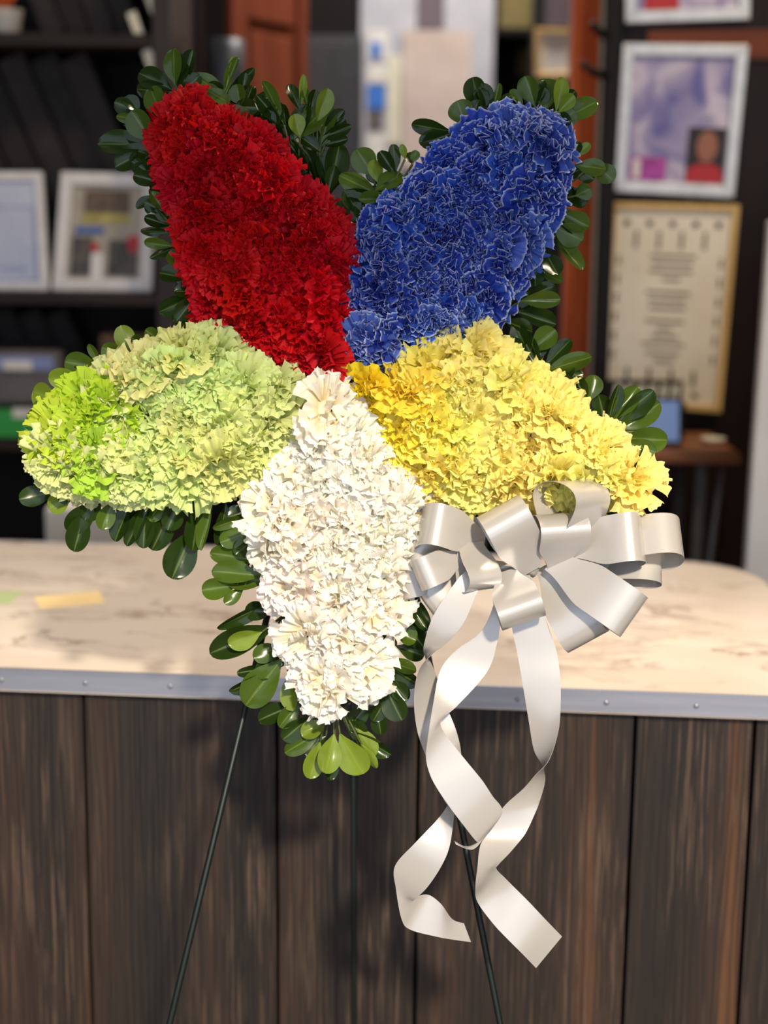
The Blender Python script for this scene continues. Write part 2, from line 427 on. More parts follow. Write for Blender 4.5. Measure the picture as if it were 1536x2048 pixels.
# ------------------------------------------------------------------ flower star
SROT = CAMROT
SORG = CAM + fwd * SD
star = empty('flower_star', SORG, SROT)
tag(star, 'five-armed star of red blue green yellow and white carnations ringed with leaves', 'flower arrangement')

OUT = {
 'red': [(345,205),(390,190),(425,200),(455,220),(500,240),(540,270),(580,310),(620,360),(660,400),(690,430),(705,470),(712,520),(705,580),(712,620),(695,660),(690,740),(650,775),(610,770),(590,740),(540,715),(480,690),(430,665),(402,640),(390,600),(375,540),(350,470),(330,400),(315,340),(303,280),(303,240),(320,220)],
 'blue': [(1040,203),(1075,210),(1120,235),(1145,260),(1150,300),(1135,350),(1120,400),(1105,450),(1085,500),(1065,540),(1030,590),(1000,630),(960,660),(900,700),(850,720),(800,740),(750,745),(690,740),(683,690),(685,640),(705,600),(700,570),(708,530),(705,490),(720,450),(760,410),(810,370),(850,330),(900,280),(950,240),(980,220),(1000,205)],
 'green': [(63,890),(75,845),(110,800),(160,765),(220,720),(270,690),(330,665),(390,645),(440,660),(480,680),(500,700),(550,725),(590,745),(608,780),(605,830),(590,870),(560,900),(550,950),(510,970),(480,985),(430,990),(380,1000),(320,995),(260,1003),(200,995),(130,985),(100,970),(75,960),(62,925)],
 'yellow': [(690,745),(740,738),(800,720),(840,700),(890,680),(905,660),(950,645),(1000,680),(1050,720),(1080,745),(1130,770),(1170,800),(1210,830),(1250,868),(1290,900),(1305,940),(1327,975),(1322,1010),(1280,1028),(1200,1022),(1130,1020),(1060,1022),(1000,1012),(900,1002),(840,995),(800,960),(780,920),(750,870),(730,830),(700,795)],
 'white': [(610,770),(660,763),(690,770),(705,805),(740,850),(755,870),(790,905),(808,950),(842,990),(845,1020),(828,1080),(812,1130),(802,1200),(800,1240),(787,1290),(777,1340),(768,1372),(735,1407),(690,1437),(640,1432),(600,1405),(580,1370),(570,1310),(555,1270),(553,1210),(535,1170),(520,1110),(500,1085),(495,1020),(510,990),(545,945),(560,900),(590,870),(603,820)],
}
def dist_in(poly, p):           # signed distance to the outline (inside positive)
    a = np.array(poly, float); b = np.roll(a, -1, 0); p = np.atleast_2d(np.array(p, float))
    d = b - a; ap = p[:, None] - a[None]
    t = np.clip((ap * d).sum(-1) / (d * d).sum(-1), 0, 1)
    dd = np.sqrt(((ap - t[..., None] * d) ** 2).sum(-1)).min(1)
    x, y = p[:, 0], p[:, 1]; ins = np.zeros(len(p), bool)
    for (x1, y1), (x2, y2) in zip(a, b):
        c = ((y1 > y) != (y2 > y)) & (x < (x2 - x1) * (y - y1) / (y2 - y1 + 1e-9) + x1); ins ^= c
    return np.where(ins, dd, -dd)

def carnation_mesh(name, seed, mtl, N=40, ruf=1.0, kf=1.0, open_=0.0, big=1.0):
    g = np.random.RandomState(seed); NU, NV = 17, 8
    V = []; Fc = []; rim = []
    u = np.linspace(-1, 1, NU); v = np.linspace(0, 1, NV)
    U, W = np.meshgrid(u, v)
    idx = np.arange(NU * NV).reshape(NV, NU)
    quads = np.stack([idx[:-1, :-1], idx[:-1, 1:], idx[1:, 1:], idx[1:, :-1]], -1).reshape(-1, 4)
    for i in range(N):
        q = math.sqrt((i + .5) / N)
        ab = i * 2.39996 + g.uniform(-.3, .3); az = ab + g.uniform(-1.0, 1.0) * (1.6 - q)
        e0 = math.radians(86 - 50 * q + g.uniform(-10, 10)); e1 = math.radians(78 - (98 + open_) * q * q + g.uniform(-28, 22))
        Rl = (0.60 + 0.34 * q) * g.uniform(.9, 1.12); ro = .33 * q; tws = g.uniform(-.5, .5)
        th = e0 + (e1 - e0) * W
        dv = np.gradient(v)[:, None]
        rho = np.cumsum(np.cos(th) * dv, 0) * Rl; zz = np.cumsum(np.sin(th) * dv, 0) * Rl
        hw = (0.07 + 0.52 * W ** 0.85) * Rl * (0.72 + .25 * q) * big
        saw = np.abs(((U * g.uniform(3.5, 5.0) * kf + g.rand()) % 1) - .5) * 2
        ext = (-.13 * U ** 2 + .075 * (saw - .5)) * Rl * (W ** 6)
        ph = g.uniform(0, 6.28); k = g.uniform(2.2, 3.6) * kf
        amp = (0.085 + .05 * g.rand()) * ruf * (1.25 - .3 * q)
        wav = amp * Rl * W ** 1.6 * (np.sin(k * math.pi * U / 2 * 1.6 + ph + 1.2 * W) + .55 * np.sin(k * 4.1 * U + ph * 2))
        cup = .16 * Rl * U ** 2 * W * (1 - q * .6)
        nx, nz = -np.sin(th), np.cos(th)
        lx = rho + np.cos(th) * ext + nx * (wav + cup) + .03
        ly = U * hw
        lz = zz + np.sin(th) * ext + nz * (wav + cup) + ly * np.sin(tws * W) * .6
        c, s = math.cos(az), math.sin(az)
        o = len(V) and sum(len(a) for a in V)
        V.append(np.stack([lx * c - ly * s + ro * math.cos(ab), lx * s + ly * c + ro * math.sin(ab), lz - .12], -1).reshape(-1, 3))
        Fc.append(quads + o); rim.append((W * (0.96 + .04 * saw)).reshape(-1))
    nk = 12; o = sum(len(a) for a in V); pr = [(.62, -.25), (.55, -.02), (.34, .14), (.12, .2)]
    V.append(np.array([(r_ * math.cos(6.28318 * k / nk), r_ * math.sin(6.28318 * k / nk), z) for r_, z in pr for k in range(nk)]))
    Fc.append(np.array([(o + a * nk + k, o + a * nk + (k + 1) % nk, o + (a + 1) * nk + (k + 1) % nk, o + (a + 1) * nk + k) for a in range(3) for k in range(nk)] + [(o + 3 * nk, o + 3 * nk + 4, o + 3 * nk + 8, o + 3 * nk + 10)]))
    rim.append(np.full(4 * nk, .45))
    V = np.concatenate(V); Fc = np.concatenate(Fc); rim = np.concatenate(rim)
    me = bpy.data.meshes.new(name); me.from_pydata(V.tolist(), [], Fc.tolist())
    at = me.attributes.new('rim', 'FLOAT', 'POINT'); at.data.foreach_set('value', rim.astype(np.float32))
    me.polygons.foreach_set('use_smooth', np.ones(len(Fc), bool))
    me.materials.append(mtl)
    return me

HD = 4.6
ARM = {
 'red':    dict(base=0.0, area=4200, r=1.0, N=38, ruf=1.25, kf=1.2, big=1.05),
 'blue':   dict(base=0.0, area=4400, r=1.0, N=32, ruf=1.25, kf=1.05, big=1.06),
 'green':  dict(base=0.9, area=5200, r=1.0, N=30, ruf=1.1, kf=.95, big=1.1),
 'yellow': dict(base=0.9, area=5400, r=1.0, N=28, ruf=1.1, kf=.9, big=1.12),
 'white':  dict(base=1.6, area=5600, r=1.03, N=27, ruf=1.1, kf=.9, big=1.14),
}
def carn_color(arm, x, y, g):
    j = lambda c, a: tuple(max(0, min(255, k + g.uniform(-a, a))) for k in c)
    if arm == 'red': return lin(*j((216, 18, 28), 12))
    if arm == 'blue':
        return lin(*[(30, 62, 176), (26, 54, 164), (44, 92, 200), (58, 82, 176), (84, 110, 196)][g.choice([0, 0, 0, 1, 1, 2, 2, 3, 4])])
    if arm == 'green':
        if (x - 185) ** 2 + (y - 865) ** 2 < 66 ** 2: return lin(*j((192, 216, 66), 10))
        return lin(*j((226, 234, 160), 6))
    if arm == 'yellow':
        t = min(1, max(0, (x - 740) / 170)); a = (254, 224, 40); b = (251, 243, 150)
        return lin(*j(tuple(a[i] + (b[i] - a[i]) * t for i in range(3)), 5))
    return lin(*j((251, 248, 242), 3))

for arm, A in ARM.items():
    poly = OUT[arm]; g = np.random.RandomState(hash_ := {'red': 3, 'blue': 5, 'green': 8, 'yellow': 13, 'white': 21}[arm])
    a = np.array(poly, float); lo, hi = a.min(0), a.max(0); ctr = a.mean(0)
    smp = g.uniform(lo, hi, (9000, 2)); dd = dist_in(poly, smp)
    smp = smp[dd > 20]; area = (hi - lo).prod() * (dd > 0).mean()
    n = int(area / A['area'])
    pts = smp[g.choice(len(smp), n, False)]
    for _ in range(14):
        near = ((smp[:, None] - pts[None]) ** 2).sum(-1).argmin(1)
        pts = np.array([smp[near == k].mean(0) if (near == k).any() else pts[k] for k in range(n)])
    # foam core of the arm
    mb = MB(); m_ = len(poly); vs = []; fs = []
    for s_, h in ((.93, -1.2), (.90, 0.3), (.72, 2.2), (.4, 3.1)):
        vs += [S(ctr[0] + (x - ctr[0]) * s_, ctr[1] + (y - ctr[1]) * s_, A['base'] + h) for x, y in poly]
    for k in range(3):
        for i in range(m_): fs.append((k * m_ + i, k * m_ + (i + 1) % m_, (k + 1) * m_ + (i + 1) % m_, (k + 1) * m_ + i))
    fs.append(tuple(3 * m_ + i for i in range(m_))); fs.append(tuple(range(m_))[::-1])
    base = mb.add(vs, fs).build('%s_arm' % arm, M['foam'], star)
    base['label'] = {'red': 'upper left arm packed with deep red carnations', 'blue': 'upper right arm packed with blue white-edged carnations',
                     'green': 'left arm packed with pale green carnations', 'yellow': 'right arm packed with yellow carnations',
                     'white': 'lower arm packed with creamy white carnations'}[arm]
    pm = petal_mat('%s_petal' % arm, arm)
    meshes = [carnation_mesh('carnation_%s' % arm, hash_ * 10 + k, pm, A['N'], A['ruf'], A['kf'], open_=k * 4, big=A['big']) for k in range(4)]
    hfun = lambda p: HD * (1 - (1 - np.clip(dist_in(poly, p) / 85, 0, 1)) ** 2)
    spacing = math.sqrt(A['area'])
    for k, (x, y) in enumerate(pts):
        e = 6.0
        h = hfun([(x, y)])[0]
        gx = (hfun([(x + e, y)])[0] - hfun([(x - e, y)])[0]) / (2 * e); gy = (hfun([(x, y + e)])[0] - hfun([(x, y - e)])[0]) / (2 * e)
        px_cm = SD / F * 100
        nrm = Vector((-gx / px_cm * .75, gy / px_cm * .75, 1)).normalized()
        nrm = (nrm + Vector((g.uniform(-.26, .26), g.uniform(-.26, .26), 0))).normalized()
        o = bpy.data.objects.new('carnation', meshes[g.randint(4)]); col.objects.link(o); o.parent = base
        o.location = S(x, y, A['base'] + h * .78 - .9)
        o.rotation_mode = 'QUATERNION'
        o.rotation_quaternion = nrm.to_track_quat('Z', 'Y') @ Matrix.Rotation(g.uniform(0, 6.28), 3, 'Z').to_quaternion()
        sc = spacing * .82 * SD / F * A['r'] * g.uniform(.93, 1.07)
        o.scale = (sc, sc, sc * .95)
        o.color = carn_color(arm, x, y, g)

# ------------------------------------------------------------------ foliage
def leaf_mesh(name, bend, cup, twist):
    NX, NY = 13, 7; V = []; rim = []; Fc = []
    for i in range(NX):
        t = i / (NX - 1)
        t = 1 - (1 - t) ** 1.5; tm = .62
        wd = .5 * math.sin(math.pi / 2 * (t / tm) ** .95) ** 1.15 if t < tm else .5 * math.sqrt(max(0, 1 - ((t - tm) / (1 - tm)) ** 2))
        wd = max(wd, .03 * (1 - t))
        for j in range(NY):
            s = (j / (NY - 1)) * 2 - 1
            yy = s * wd; zz = cup * (abs(s) ** 1.4) * wd * 2 + bend * (t * t) - .012 * (1 - min(1, abs(s) * 6)) + .012 * math.sin(9 * t + 4 * s)
            ang = twist * t; V.append((t, yy * math.cos(ang), zz + yy * math.sin(ang))); rim.append(abs(s) * (0.85 + .15 * t))
    for i in range(NX - 1):
        for j in range(NY - 1):
            a = i * NY + j; Fc.append((a, a + NY, a + NY + 1, a + 1))
    me = bpy.data.meshes.new(name); me.from_pydata(V, [], Fc)
    at = me.attributes.new('rim', 'FLOAT', 'POINT'); at.data.foreach_set('value', np.array(rim, np.float32))
    for p in me.polygons: p.use_smooth = True
    me.materials.append(M['leaf']); return me
LM = [leaf_mesh('leaf', *a) for a in ((-.14, .16, .1), (-.22, .10, -.2), (.06, .22, .15), (-.05, -.08, .3), (-.3, .18, -.1), (.12, .12, -.35))]
# every sprig: leaves as base x, base y, tip x, tip y, width, tone (0 dark .. 2 light)
SPR = [
 [(322,362,262,322,32,0),(328,422,302,384,24,1),(314,392,271,414,22,0),(342,452,289,434,22,0),(342,464,282,461,20,0),(348,492,289,486,20,1),(352,410,318,350,30,0),(335,385,300,360,28,0)],
 [(368,532,337,504,30,1),(378,557,317,543,38,0),(378,582,352,562,32,0),(388,592,317,627,38,0),(392,602,345,642,32,0),(384,660,354,638,28,0),(372,510,340,520,30,0),(395,640,370,670,30,0)],
 [(350,170,342,97,42,1),(368,168,387,100,28,0),(345,180,276,142,42,0),(380,145,440,182,38,1),(345,200,305,242,36,0),(375,182,412,192,28,1),(408,178,458,202,30,1),(360,190,400,150,30,0)],
 [(330,240,295,173,46,1),(305,284,260,222,48,1),(275,222,228,205,32,0),(285,240,232,232,22,1),(308,290,193,284,48,0),(312,312,260,328,36,0),(330,320,275,300,34,0)],
 [(450,195,466,110,12,2),(447,192,474,112,18,1),(482,212,470,170,36,1),(490,215,504,168,26,0),(488,180,509,138,11,2),(505,228,537,180,24,0),(500,222,462,232,36,1),(470,215,520,235,34,0),(440,210,490,190,30,0)],
 [(568,250,530,155,18,1),(572,292,528,203,28,0),(548,262,560,205,24,0),(610,335,572,258,30,0),(600,275,588,228,32,2),(585,300,540,240,30,0)],
 [(601,215,608,148,16,2),(618,222,606,168,16,1),(588,278,648,215,46,1),(634,245,655,176,34,2),(642,288,667,213,24,1),(645,272,690,222,24,0),(650,288,702,250,18,1),(640,300,612,250,30,0)],
 [(655,388,608,288,24,0),(657,392,682,284,48,0),(625,372,578,280,32,0),(655,380,640,310,28,0),(660,400,630,345,30,0)],
 [(748,352,712,298,48,1),(757,366,748,318,32,2),(780,342,763,300,24,0),(792,345,785,288,22,0),(750,382,803,343,42,1),(757,388,678,350,42,1),(772,396,688,386,24,0),(792,396,715,402,20,1),(700,442,666,408,38,0),(742,432,708,412,38,0),(810,318,804,290,14,2),(826,326,832,300,18,1),(720,430,690,380,36,0)],
 [(902,262,822,250,32,0),(908,276,838,282,36,0),(932,252,914,203,48,1),(962,226,943,153,42,0),(976,216,966,166,30,0),(986,222,997,166,12,1),(938,250,958,200,30,0)],
 [(1046,216,1024,176,18,1),(1070,212,1050,152,38,1),(1092,222,1090,153,54,1),(1112,222,1127,153,30,2),(1116,226,1147,190,26,2),(1120,242,1196,199,42,1),(1112,246,1150,222,38,1),(1075,215,1072,165,30,0)],
 [(1150,312,1178,286,18,2),(1150,330,1212,338,34,1),(1190,328,1226,360,38,1),(1150,392,1182,376,34,1),(1140,372,1168,412,36,0),(1130,350,1160,340,30,0)],
 [(1120,424,1178,454,38,1),(1105,452,1166,482,46,1),(1112,472,1162,544,42,1),(1090,502,1116,552,38,0),(1082,542,1124,566,32,1),(1072,522,1070,572,34,0),(1110,440,1150,430,34,0)],
 [(1050,572,1062,618,42,0),(1040,602,1122,598,32,1),(1030,622,1112,650,36,0),(1010,642,1064,664,36,0),(1060,592,1110,570,30,0),(1025,640,1050,690,36,0)],
 [(1062,702,1112,660,42,1),(1082,742,1038,662,36,0),(1090,742,1184,714,38,1),(1090,732,1142,680,34,0),(1080,722,1080,668,32,0),(1100,772,1148,732,32,0),(1060,720,1010,680,34,0),(1095,750,1170,745,30,0)],
 [(1180,802,1192,750,36,1),(1160,792,1120,756,34,0),(1210,842,1198,788,34,0),(1175,800,1150,755,28,0),(1215,846,1236,768,30,0),(1220,842,1278,774,38,1),(1226,852,1304,778,36,0),(1230,862,1326,808,42,1),(1240,876,1338,882,48,1),(1246,882,1312,906,34,1),(1235,865,1290,840,34,1)],
 [(262,712,240,651,38,2),(252,716,203,696,38,1),(200,728,177,688,17,1),(202,736,127,724,46,1),(290,692,262,676,26,0),(300,684,334,672,26,0),(235,722,190,735,34,0),(320,680,290,660,26,1)],
 [(172,762,98,756,40,2),(116,802,61,782,46,2),(110,812,64,822,34,1),(92,832,52,838,28,1),(82,862,38,892,32,2),(150,775,120,760,32,1),(175,765,140,740,34,0)],
 [(112,982,38,1000,38,0),(142,992,97,1018,38,2),(190,1002,136,1066,46,0),(172,1020,146,1103,44,0),(226,1002,204,1060,34,1),(150,985,115,995,34,0),(200,990,170,1040,36,0)],
 [(262,1002,226,1082,38,0),(292,1002,286,1097,38,0),(347,1008,305,1102,46,0),(332,992,298,1042,34,1),(302,1002,250,1092,30,0),(387,1056,345,1158,60,0),(402,1004,384,1103,46,0),(426,1002,404,1102,28,1),(452,1006,440,1092,32,0),(360,1000,335,1060,40,0),(270,990,245,1035,36,0)],
 [(500,1032,424,1055,24,1),(502,1022,455,1035,36,0),(502,1062,440,1086,38,1),(512,1092,474,1078,36,0),(520,1122,418,1104,38,1),(526,1152,424,1138,42,1),(536,1162,455,1166,38,1),(474,1170,404,1180,40,1),(488,1176,450,1208,24,1),(505,1080,470,1110,36,0)],
 [(552,1202,432,1252,36,0),(552,1252,417,1306,52,0),(524,1264,457,1290,38,2),(562,1290,508,1318,36,1),(566,1332,474,1346,22,0),(545,1340,462,1392,32,0),(564,1318,487,1412,62,1),(576,1350,582,1422,36,2),(545,1225,490,1220,36,0),(560,1300,520,1360,36,0)],
 [(592,1408,514,1440,36,0),(600,1402,558,1454,36,1),(622,1432,567,1482,42,0),(652,1442,604,1474,36,2),(642,1462,569,1506,38,1),(652,1472,608,1508,34,0),(640,1484,620,1557,38,2),(668,1468,650,1547,48,2),(680,1468,724,1552,56,2),(712,1452,750,1512,38,2),(700,1462,782,1508,36,0),(672,1500,660,1560,26,0),(722,1488,753,1537,24,2),(690,1445,730,1470,36,0)],
 [(770,1372,800,1442,46,0),(776,1332,836,1372,38,0),(772,1322,832,1342,32,1),(782,1382,746,1442,34,0),(740,1402,702,1452,34,0),(755,1420,760,1470,30,0),(780,1360,815,1400,34,0)],
 [(792,1202,852,1252,38,0),(802,1172,856,1262,32,0),(792,1262,832,1282,36,1),(792,1292,850,1312,34,0),(815,1130,840,1180,32,0),(800,1230,850,1300,32,0),(835,1060,850,1120,32,0)],
 [(852,1000,932,1024,34,0),(902,1006,992,1026,34,0),(962,1008,1052,1034,34,0),(880,990,860,1030,32,0),(1040,1015,1100,1050,34,0),(1200,1015,1260,1040,30,0)],
]
nl = sum(len(a) for a in SPR); kx = 0
for a in SPR:
    for l in list(a):
        if nl < 288 and kx % 5 != 4:
            sh = rng.choice((-1, 1)) * rng.uniform(.35, .65); dxl, dyl = l[2] - l[0], l[3] - l[1]; k = rng.uniform(.7, .95)
            a.append((l[0] - dxl * .1, l[1] - dyl * .1, l[0] + (dxl * math.cos(sh) - dyl * math.sin(sh)) * k, l[1] + (dxl * math.sin(sh) + dyl * math.cos(sh)) * k, max(24, l[4] * .9), 0)); nl += 1
        kx += 1
TONES = [lin(38, 56, 16), lin(76, 98, 28), lin(126, 146, 46)]
for leaves in SPR:
    cxy = np.mean([(l[0], l[1]) for l in leaves], 0)
    inner = (cxy[0] + (700 - cxy[0]) * .12, cxy[1] + (790 - cxy[1]) * .12)
    root = S(inner[0], inner[1], -.6)
    mb = MB(); depth = []
    for (x0, y0, x1, y1, wd, tone) in leaves:
        d0 = rng.uniform(-.5, .7) + (.3 if tone else -.3); depth.append(d0)
        b = S(x0, y0, d0); mb.tube([root, (root + b) / 2 + Vector((0, 0, -.002)), b], .0016, 6, .0011)
    sp = mb.build('leaf_sprig', M['stem'], star, smooth=True)
    for (x0, y0, x1, y1, wd, tone), d0 in zip(leaves, depth):
        b = S(x0, y0, d0); t = S(x1, y1, d0 + rng.uniform(-.2, 1.0))
        X = (t - b); L = X.length; X.normalize()
        Z = Vector((0, 0, 1)) - X * X.z; Z.normalize()
        Z = Matrix.Rotation(rng.uniform(-.4, .4), 3, X) @ Z; Y = Z.cross(X)
        o = bpy.data.objects.new('leaf', rng.choice(LM)); col.objects.link(o); o.parent = sp
        o.matrix_basis = Matrix.Translation(b) @ Matrix((X, Y, Z)).transposed().to_4x4() @ Matrix.Diagonal((L, wd * 1.1 * SD / F, L * .8, 1))
        c = TONES[tone]; k = rng.uniform(.85, 1.15); o.color = (c[0] * k, c[1] * k, c[2] * k, 1)

# ------------------------------------------------------------------ wire easel
ea = empty('wire_easel', Vector((SORG.x, SORG.y, 0)))
tag(ea, 'dark green wire easel holding up the flower star', 'easel')
E0 = Vector((SORG.x, SORG.y, 0))
def Wp(px, py, d): return CAM + ray(px, py) * d
def to_floor(a, b):
    d = b - a; return a + d * (-a.z / d.z)
apex = Wp(703, 528, 1.70)
for q in ((490, 1420), (920, 1640)):
    e = to_floor(apex, Wp(q[0], q[1], 1.70)); e.z += .004
    MB().tube([p - E0 for p in (apex, apex.lerp(e, .5), e)], .0036, 8).build('leg', M['wire'], ea, smooth=True)
back = Vector((apex.x + .012, C0.y - .022, .004))
MB().tube([p - E0 for p in (apex, apex.lerp(back, .5), back)], .0034, 8).build('leg', M['wire'], ea, smooth=True)
MB().tube([p - E0 for p in (Wp(590, 1000, 1.695), Wp(792, 1000, 1.695))], .004, 8).build('crossbar', M['wire'], ea, smooth=True)

# ------------------------------------------------------------------ ribbon bow
c6 = lambda x, y: (780 + .4036 * x, 900 + .4036 * y)
KN = S(*c6(660, 560), 2.6)
bow = empty('ribbon_bow', SORG + SROT @ KN, SROT)
tag(bow, 'white satin ribbon bow with long curled tails below the yellow arm', 'bow')
def strip(name, L, Rr, parent, nw=6):
    n = len(L); V = []; Fc = []
    for a, b in zip(L, Rr):
        for j in range(nw + 1): V.append(tuple(a.lerp(b, j / nw) - KN))
    for i in range(n - 1):
        for j in range(nw):
            a = i * (nw + 1) + j; Fc.append((a, a + 1, a + nw + 2, a + nw + 1))
    o = MB().add(V, Fc).build(name, M['satin'], parent, smooth=True, fix=False)
    s = o.modifiers.new('thickness', 'SOLIDIFY'); s.thickness = .0004; s.offset = 0
    es = o.modifiers.new('crisp_edge', 'EDGE_SPLIT'); es.split_angle = R(50)
    return o
def loop(K, E, dK, dE, width, r, N=(0, 0, 1), tw=0.0, pinch=.5):
    dK += 1.6; dE += 1.6
    k = S(*c6(*K), dK); e = S(*c6(*E), dE); A = e - k
    N = Vector(N).normalized(); N = (N - A.normalized() * N.dot(A.normalized())).normalized()
    Wd = A.normalized().cross(N); r *= .01; wm = width * SD / F
    L, Rr = [], []
    for i in range(57):
        t = i / 56; s = math.sin(math.pi * t)
        p = k + A * (s ** .92) + N * (r * 1.15 * math.sin(2 * math.pi * t) * (0.55 + .45 * s))
        f = min(1, s / .48); f = f * f * (3 - 2 * f); wd = wm * (pinch + (1 - pinch) * f) / 2
        ax = Matrix.Rotation(tw * (t - .5) * 2, 3, A.normalized()) @ Wd
        L.append(p - ax * wd); Rr.append(p + ax * wd)
    return strip('bow_loop', L, Rr, bow)
loop((705, 600), (540, 285), 3.0, 5.5, 92, 2.2)
loop((840, 590), (850, 325), 2.4, 4.6, 98, 1.9, (.15, 0, 1))
loop((570, 600), (665, 850), 3.4, 5.6, 88, 1.9)
loop((800, 545), (1210, 830), 2.6, 5.0, 92, 1.8)
loop((770, 570), (985, 950), 1.2, 2.0, 90, 1.8, (-.3, 0, 1))
loop((880, 480), (1255, 440), 2.6, 3.2, 96, 2.4, (0, .2, 1), .15)
loop((930, 480), (1445, 450), 1.2, 1.6, 84, 2.5, (0, .45, 1))
loop((880, 560), (1345, 590), .4, .6, 70, 1.2, (0, .5, 1))
loop((880, 530), (905, 150), 2.4, 3.8, 96, 3.0, (1, 0, 1.2))
loop((470, 450), (145, 380), 1.8, 2.6, 84, 2.6, (.1, .25, 1))
loop((350, 530), (130, 625), 3.2, 4.2, 62, 1.5)
loop((395, 460), (455, 690), 3.0, 4.4, 70, 1.5, (.45, 0, 1), pinch=.8)
loop((330, 560), (92, 510), .9, 1.2, 58, 1.4)
loop((400, 600), (60, 660), .6, 1.4, 62, 1.2, (.2, 0, 1), .5)
loop((430, 590), (180, 770), .4, .8, 60, 1.2)
MB().tube([S(*c6(620, 560), 3.4) - KN, S(*c6(670, 575), 3.8) - KN, S(*c6(720, 598), 3.4) - KN], .008, 14).build('knot', M['satin'], bow, smooth=True)
def cat(pts, m):
    out_ = []; n = len(pts)
    for i in range(n - 1):
        p0, p1, p2, p3 = pts[max(i - 1, 0)], pts[i], pts[i + 1], pts[min(i + 2, n - 1)]
        for k in range(m):
            t = k / m
            out_.append(0.5 * ((2 * p1) + (p2 - p0) * t + (2 * p0 - 5 * p1 + 4 * p2 - p3) * t * t + (3 * p1 - p0 - 3 * p2 + p3) * t ** 3))
    out_.append(pts[-1]); return out_
def tail(rows):
    L = cat([S(r[0], r[1], r[4] * 1.5 + .6) for r in rows], 7); Rr = cat([S(r[2], r[3], r[5] * 1.5 + .6) for r in rows], 7)
    return strip('ribbon_tail', L, Rr, bow)
tail([(985,1120,1020,1125,2.4,2.4),(935,1140,985,1145,3.2,3.2),(901,1178,958,1178,3.4,3.6),(865,1235,929,1243,3.4,4.0),(848,1290,897,1283,2.6,3.8),(849,1308,863,1310,1.4,3.0),(862,1326,838,1340,.8,2.2),(876,1362,828,1395,.2,1.4),(892,1410,834,1460,0,.6),(912,1460,853,1515,.2,.2),(922,1505,874,1565,.8,.2),(921,1560,889,1602,1.6,.8),(909,1626,893,1614,2.4,1.6),(900,1689,866,1649,2.8,2.4),(884,1730,830,1686,2.8,2.8),(855,1774,790,1732,2.4,2.4),(828,1800,792,1778,1.6,1.8),(838,1792,803,1838,.8,1.0),(858,1790,820,1859,.4,.5),(882,1808,872,1873,.5,.4),(904,1838,905,1879,.9,.5),(928,1847,942,1884,.8,.4)])
tail([(1000,1130,1035,1135,2.4,2.4),(990,1200,1015,1190,2.0,2.0),(962,1263,1002,1243,1.6,1.8),(913,1300,994,1287,1.4,1.8),(881,1340,974,1344,1.6,1.8),(867,1404,913,1413,2.6,2.2),(856,1475,882,1440,3.8,3.4),(852,1515,889,1466,4.4,4.2),(860,1549,923,1510,4.8,4.8),(875,1578,945,1537,5.0,5.0),(900,1615,966,1563,5.0,5.0),(925,1648,985,1592,4.8,4.8),(951,1681,1005,1621,4.2,4.4),(956,1684,988,1652,3.8,4.0),(944,1692,970,1674,3.5,3.6),(926,1692,945,1699,3.2,3.3),(909,1682,912,1689,2.8,2.9)])
tail([(1020,1150,1060,1150,2.6,2.6),(1022,1200,1080,1205,2.2,2.2),(1024,1255,1103,1271,2.0,2.0),(1034,1304,1115,1312,1.8,2.0),(1046,1372,1121,1364,1.8,2.2),(1058,1445,1121,1420,1.4,2.4),(1068,1500,1116,1466,.8,2.4),(1084,1530,1098,1520,.2,2.0),(1090,1560,1071,1550,-.2,1.4),(1080,1600,1046,1578,0,.9),(1069,1629,1006,1615,.2,.4),(1050,1668,981,1661,.4,.3),(1022,1703,961,1690,1.0,.6),(998,1728,955,1735,1.8,1.4),(993,1738,951,1775,2.4,2.2),(1010,1756,955,1804,3.2,3.4),(1032,1778,986,1847,3.8,4.0),(1060,1806,1018,1881,4.0,4.2),(1092,1840,1045,1908,3.8,4.0),(1124,1873,1072,1936,3.2,3.2)])

# ------------------------------------------------------------------ background, left: dark shelves
YS = 3.3; SDp = .36
def bxp(px0, py0, px1, py1, Y): a = hit_y(px0, py0, Y); b = hit_y(px1, py1, Y); return a, b
xr = hit_y(345, 300, YS).x; xl = X0 + .05
zz = lambda py: hit_y(180, py, YS).z
su = empty('shelf_unit', Vector(((xl + xr) / 2, YS + SDp / 2, 0)))
tag(su, 'dark wooden shelf unit against the left of the shop', 'shelves')
O = Vector(((xl + xr) / 2, YS + SDp / 2, 0)); ztop = 2.35
MB().box(Vector(((xl + xr) / 2, YS + SDp, ztop / 2)) - O, (xr - xl, .016, ztop)).build('back_panel', M['shelfback'], su)
MB().box(Vector((xr - .018, YS + SDp / 2 - .01, ztop / 2)) - O, (.036, SDp, ztop)).build('side_panel', M['upright'], su)
MB().box(Vector((xl + .018, YS + SDp / 2 - .01, ztop / 2)) - O, (.036, SDp, ztop)).build('side_panel', M['upright'], su)
SHELF = [zz(66), zz(585), zz(880), .12, ztop - .03]
for z in SHELF:
    MB().box(Vector(((xl + xr) / 2, YS + SDp / 2 - .01, z - .013)) - O, (xr - xl - .074, SDp - .02, .026)).build('shelf_board', M['shelf'], su, bevel=.002)

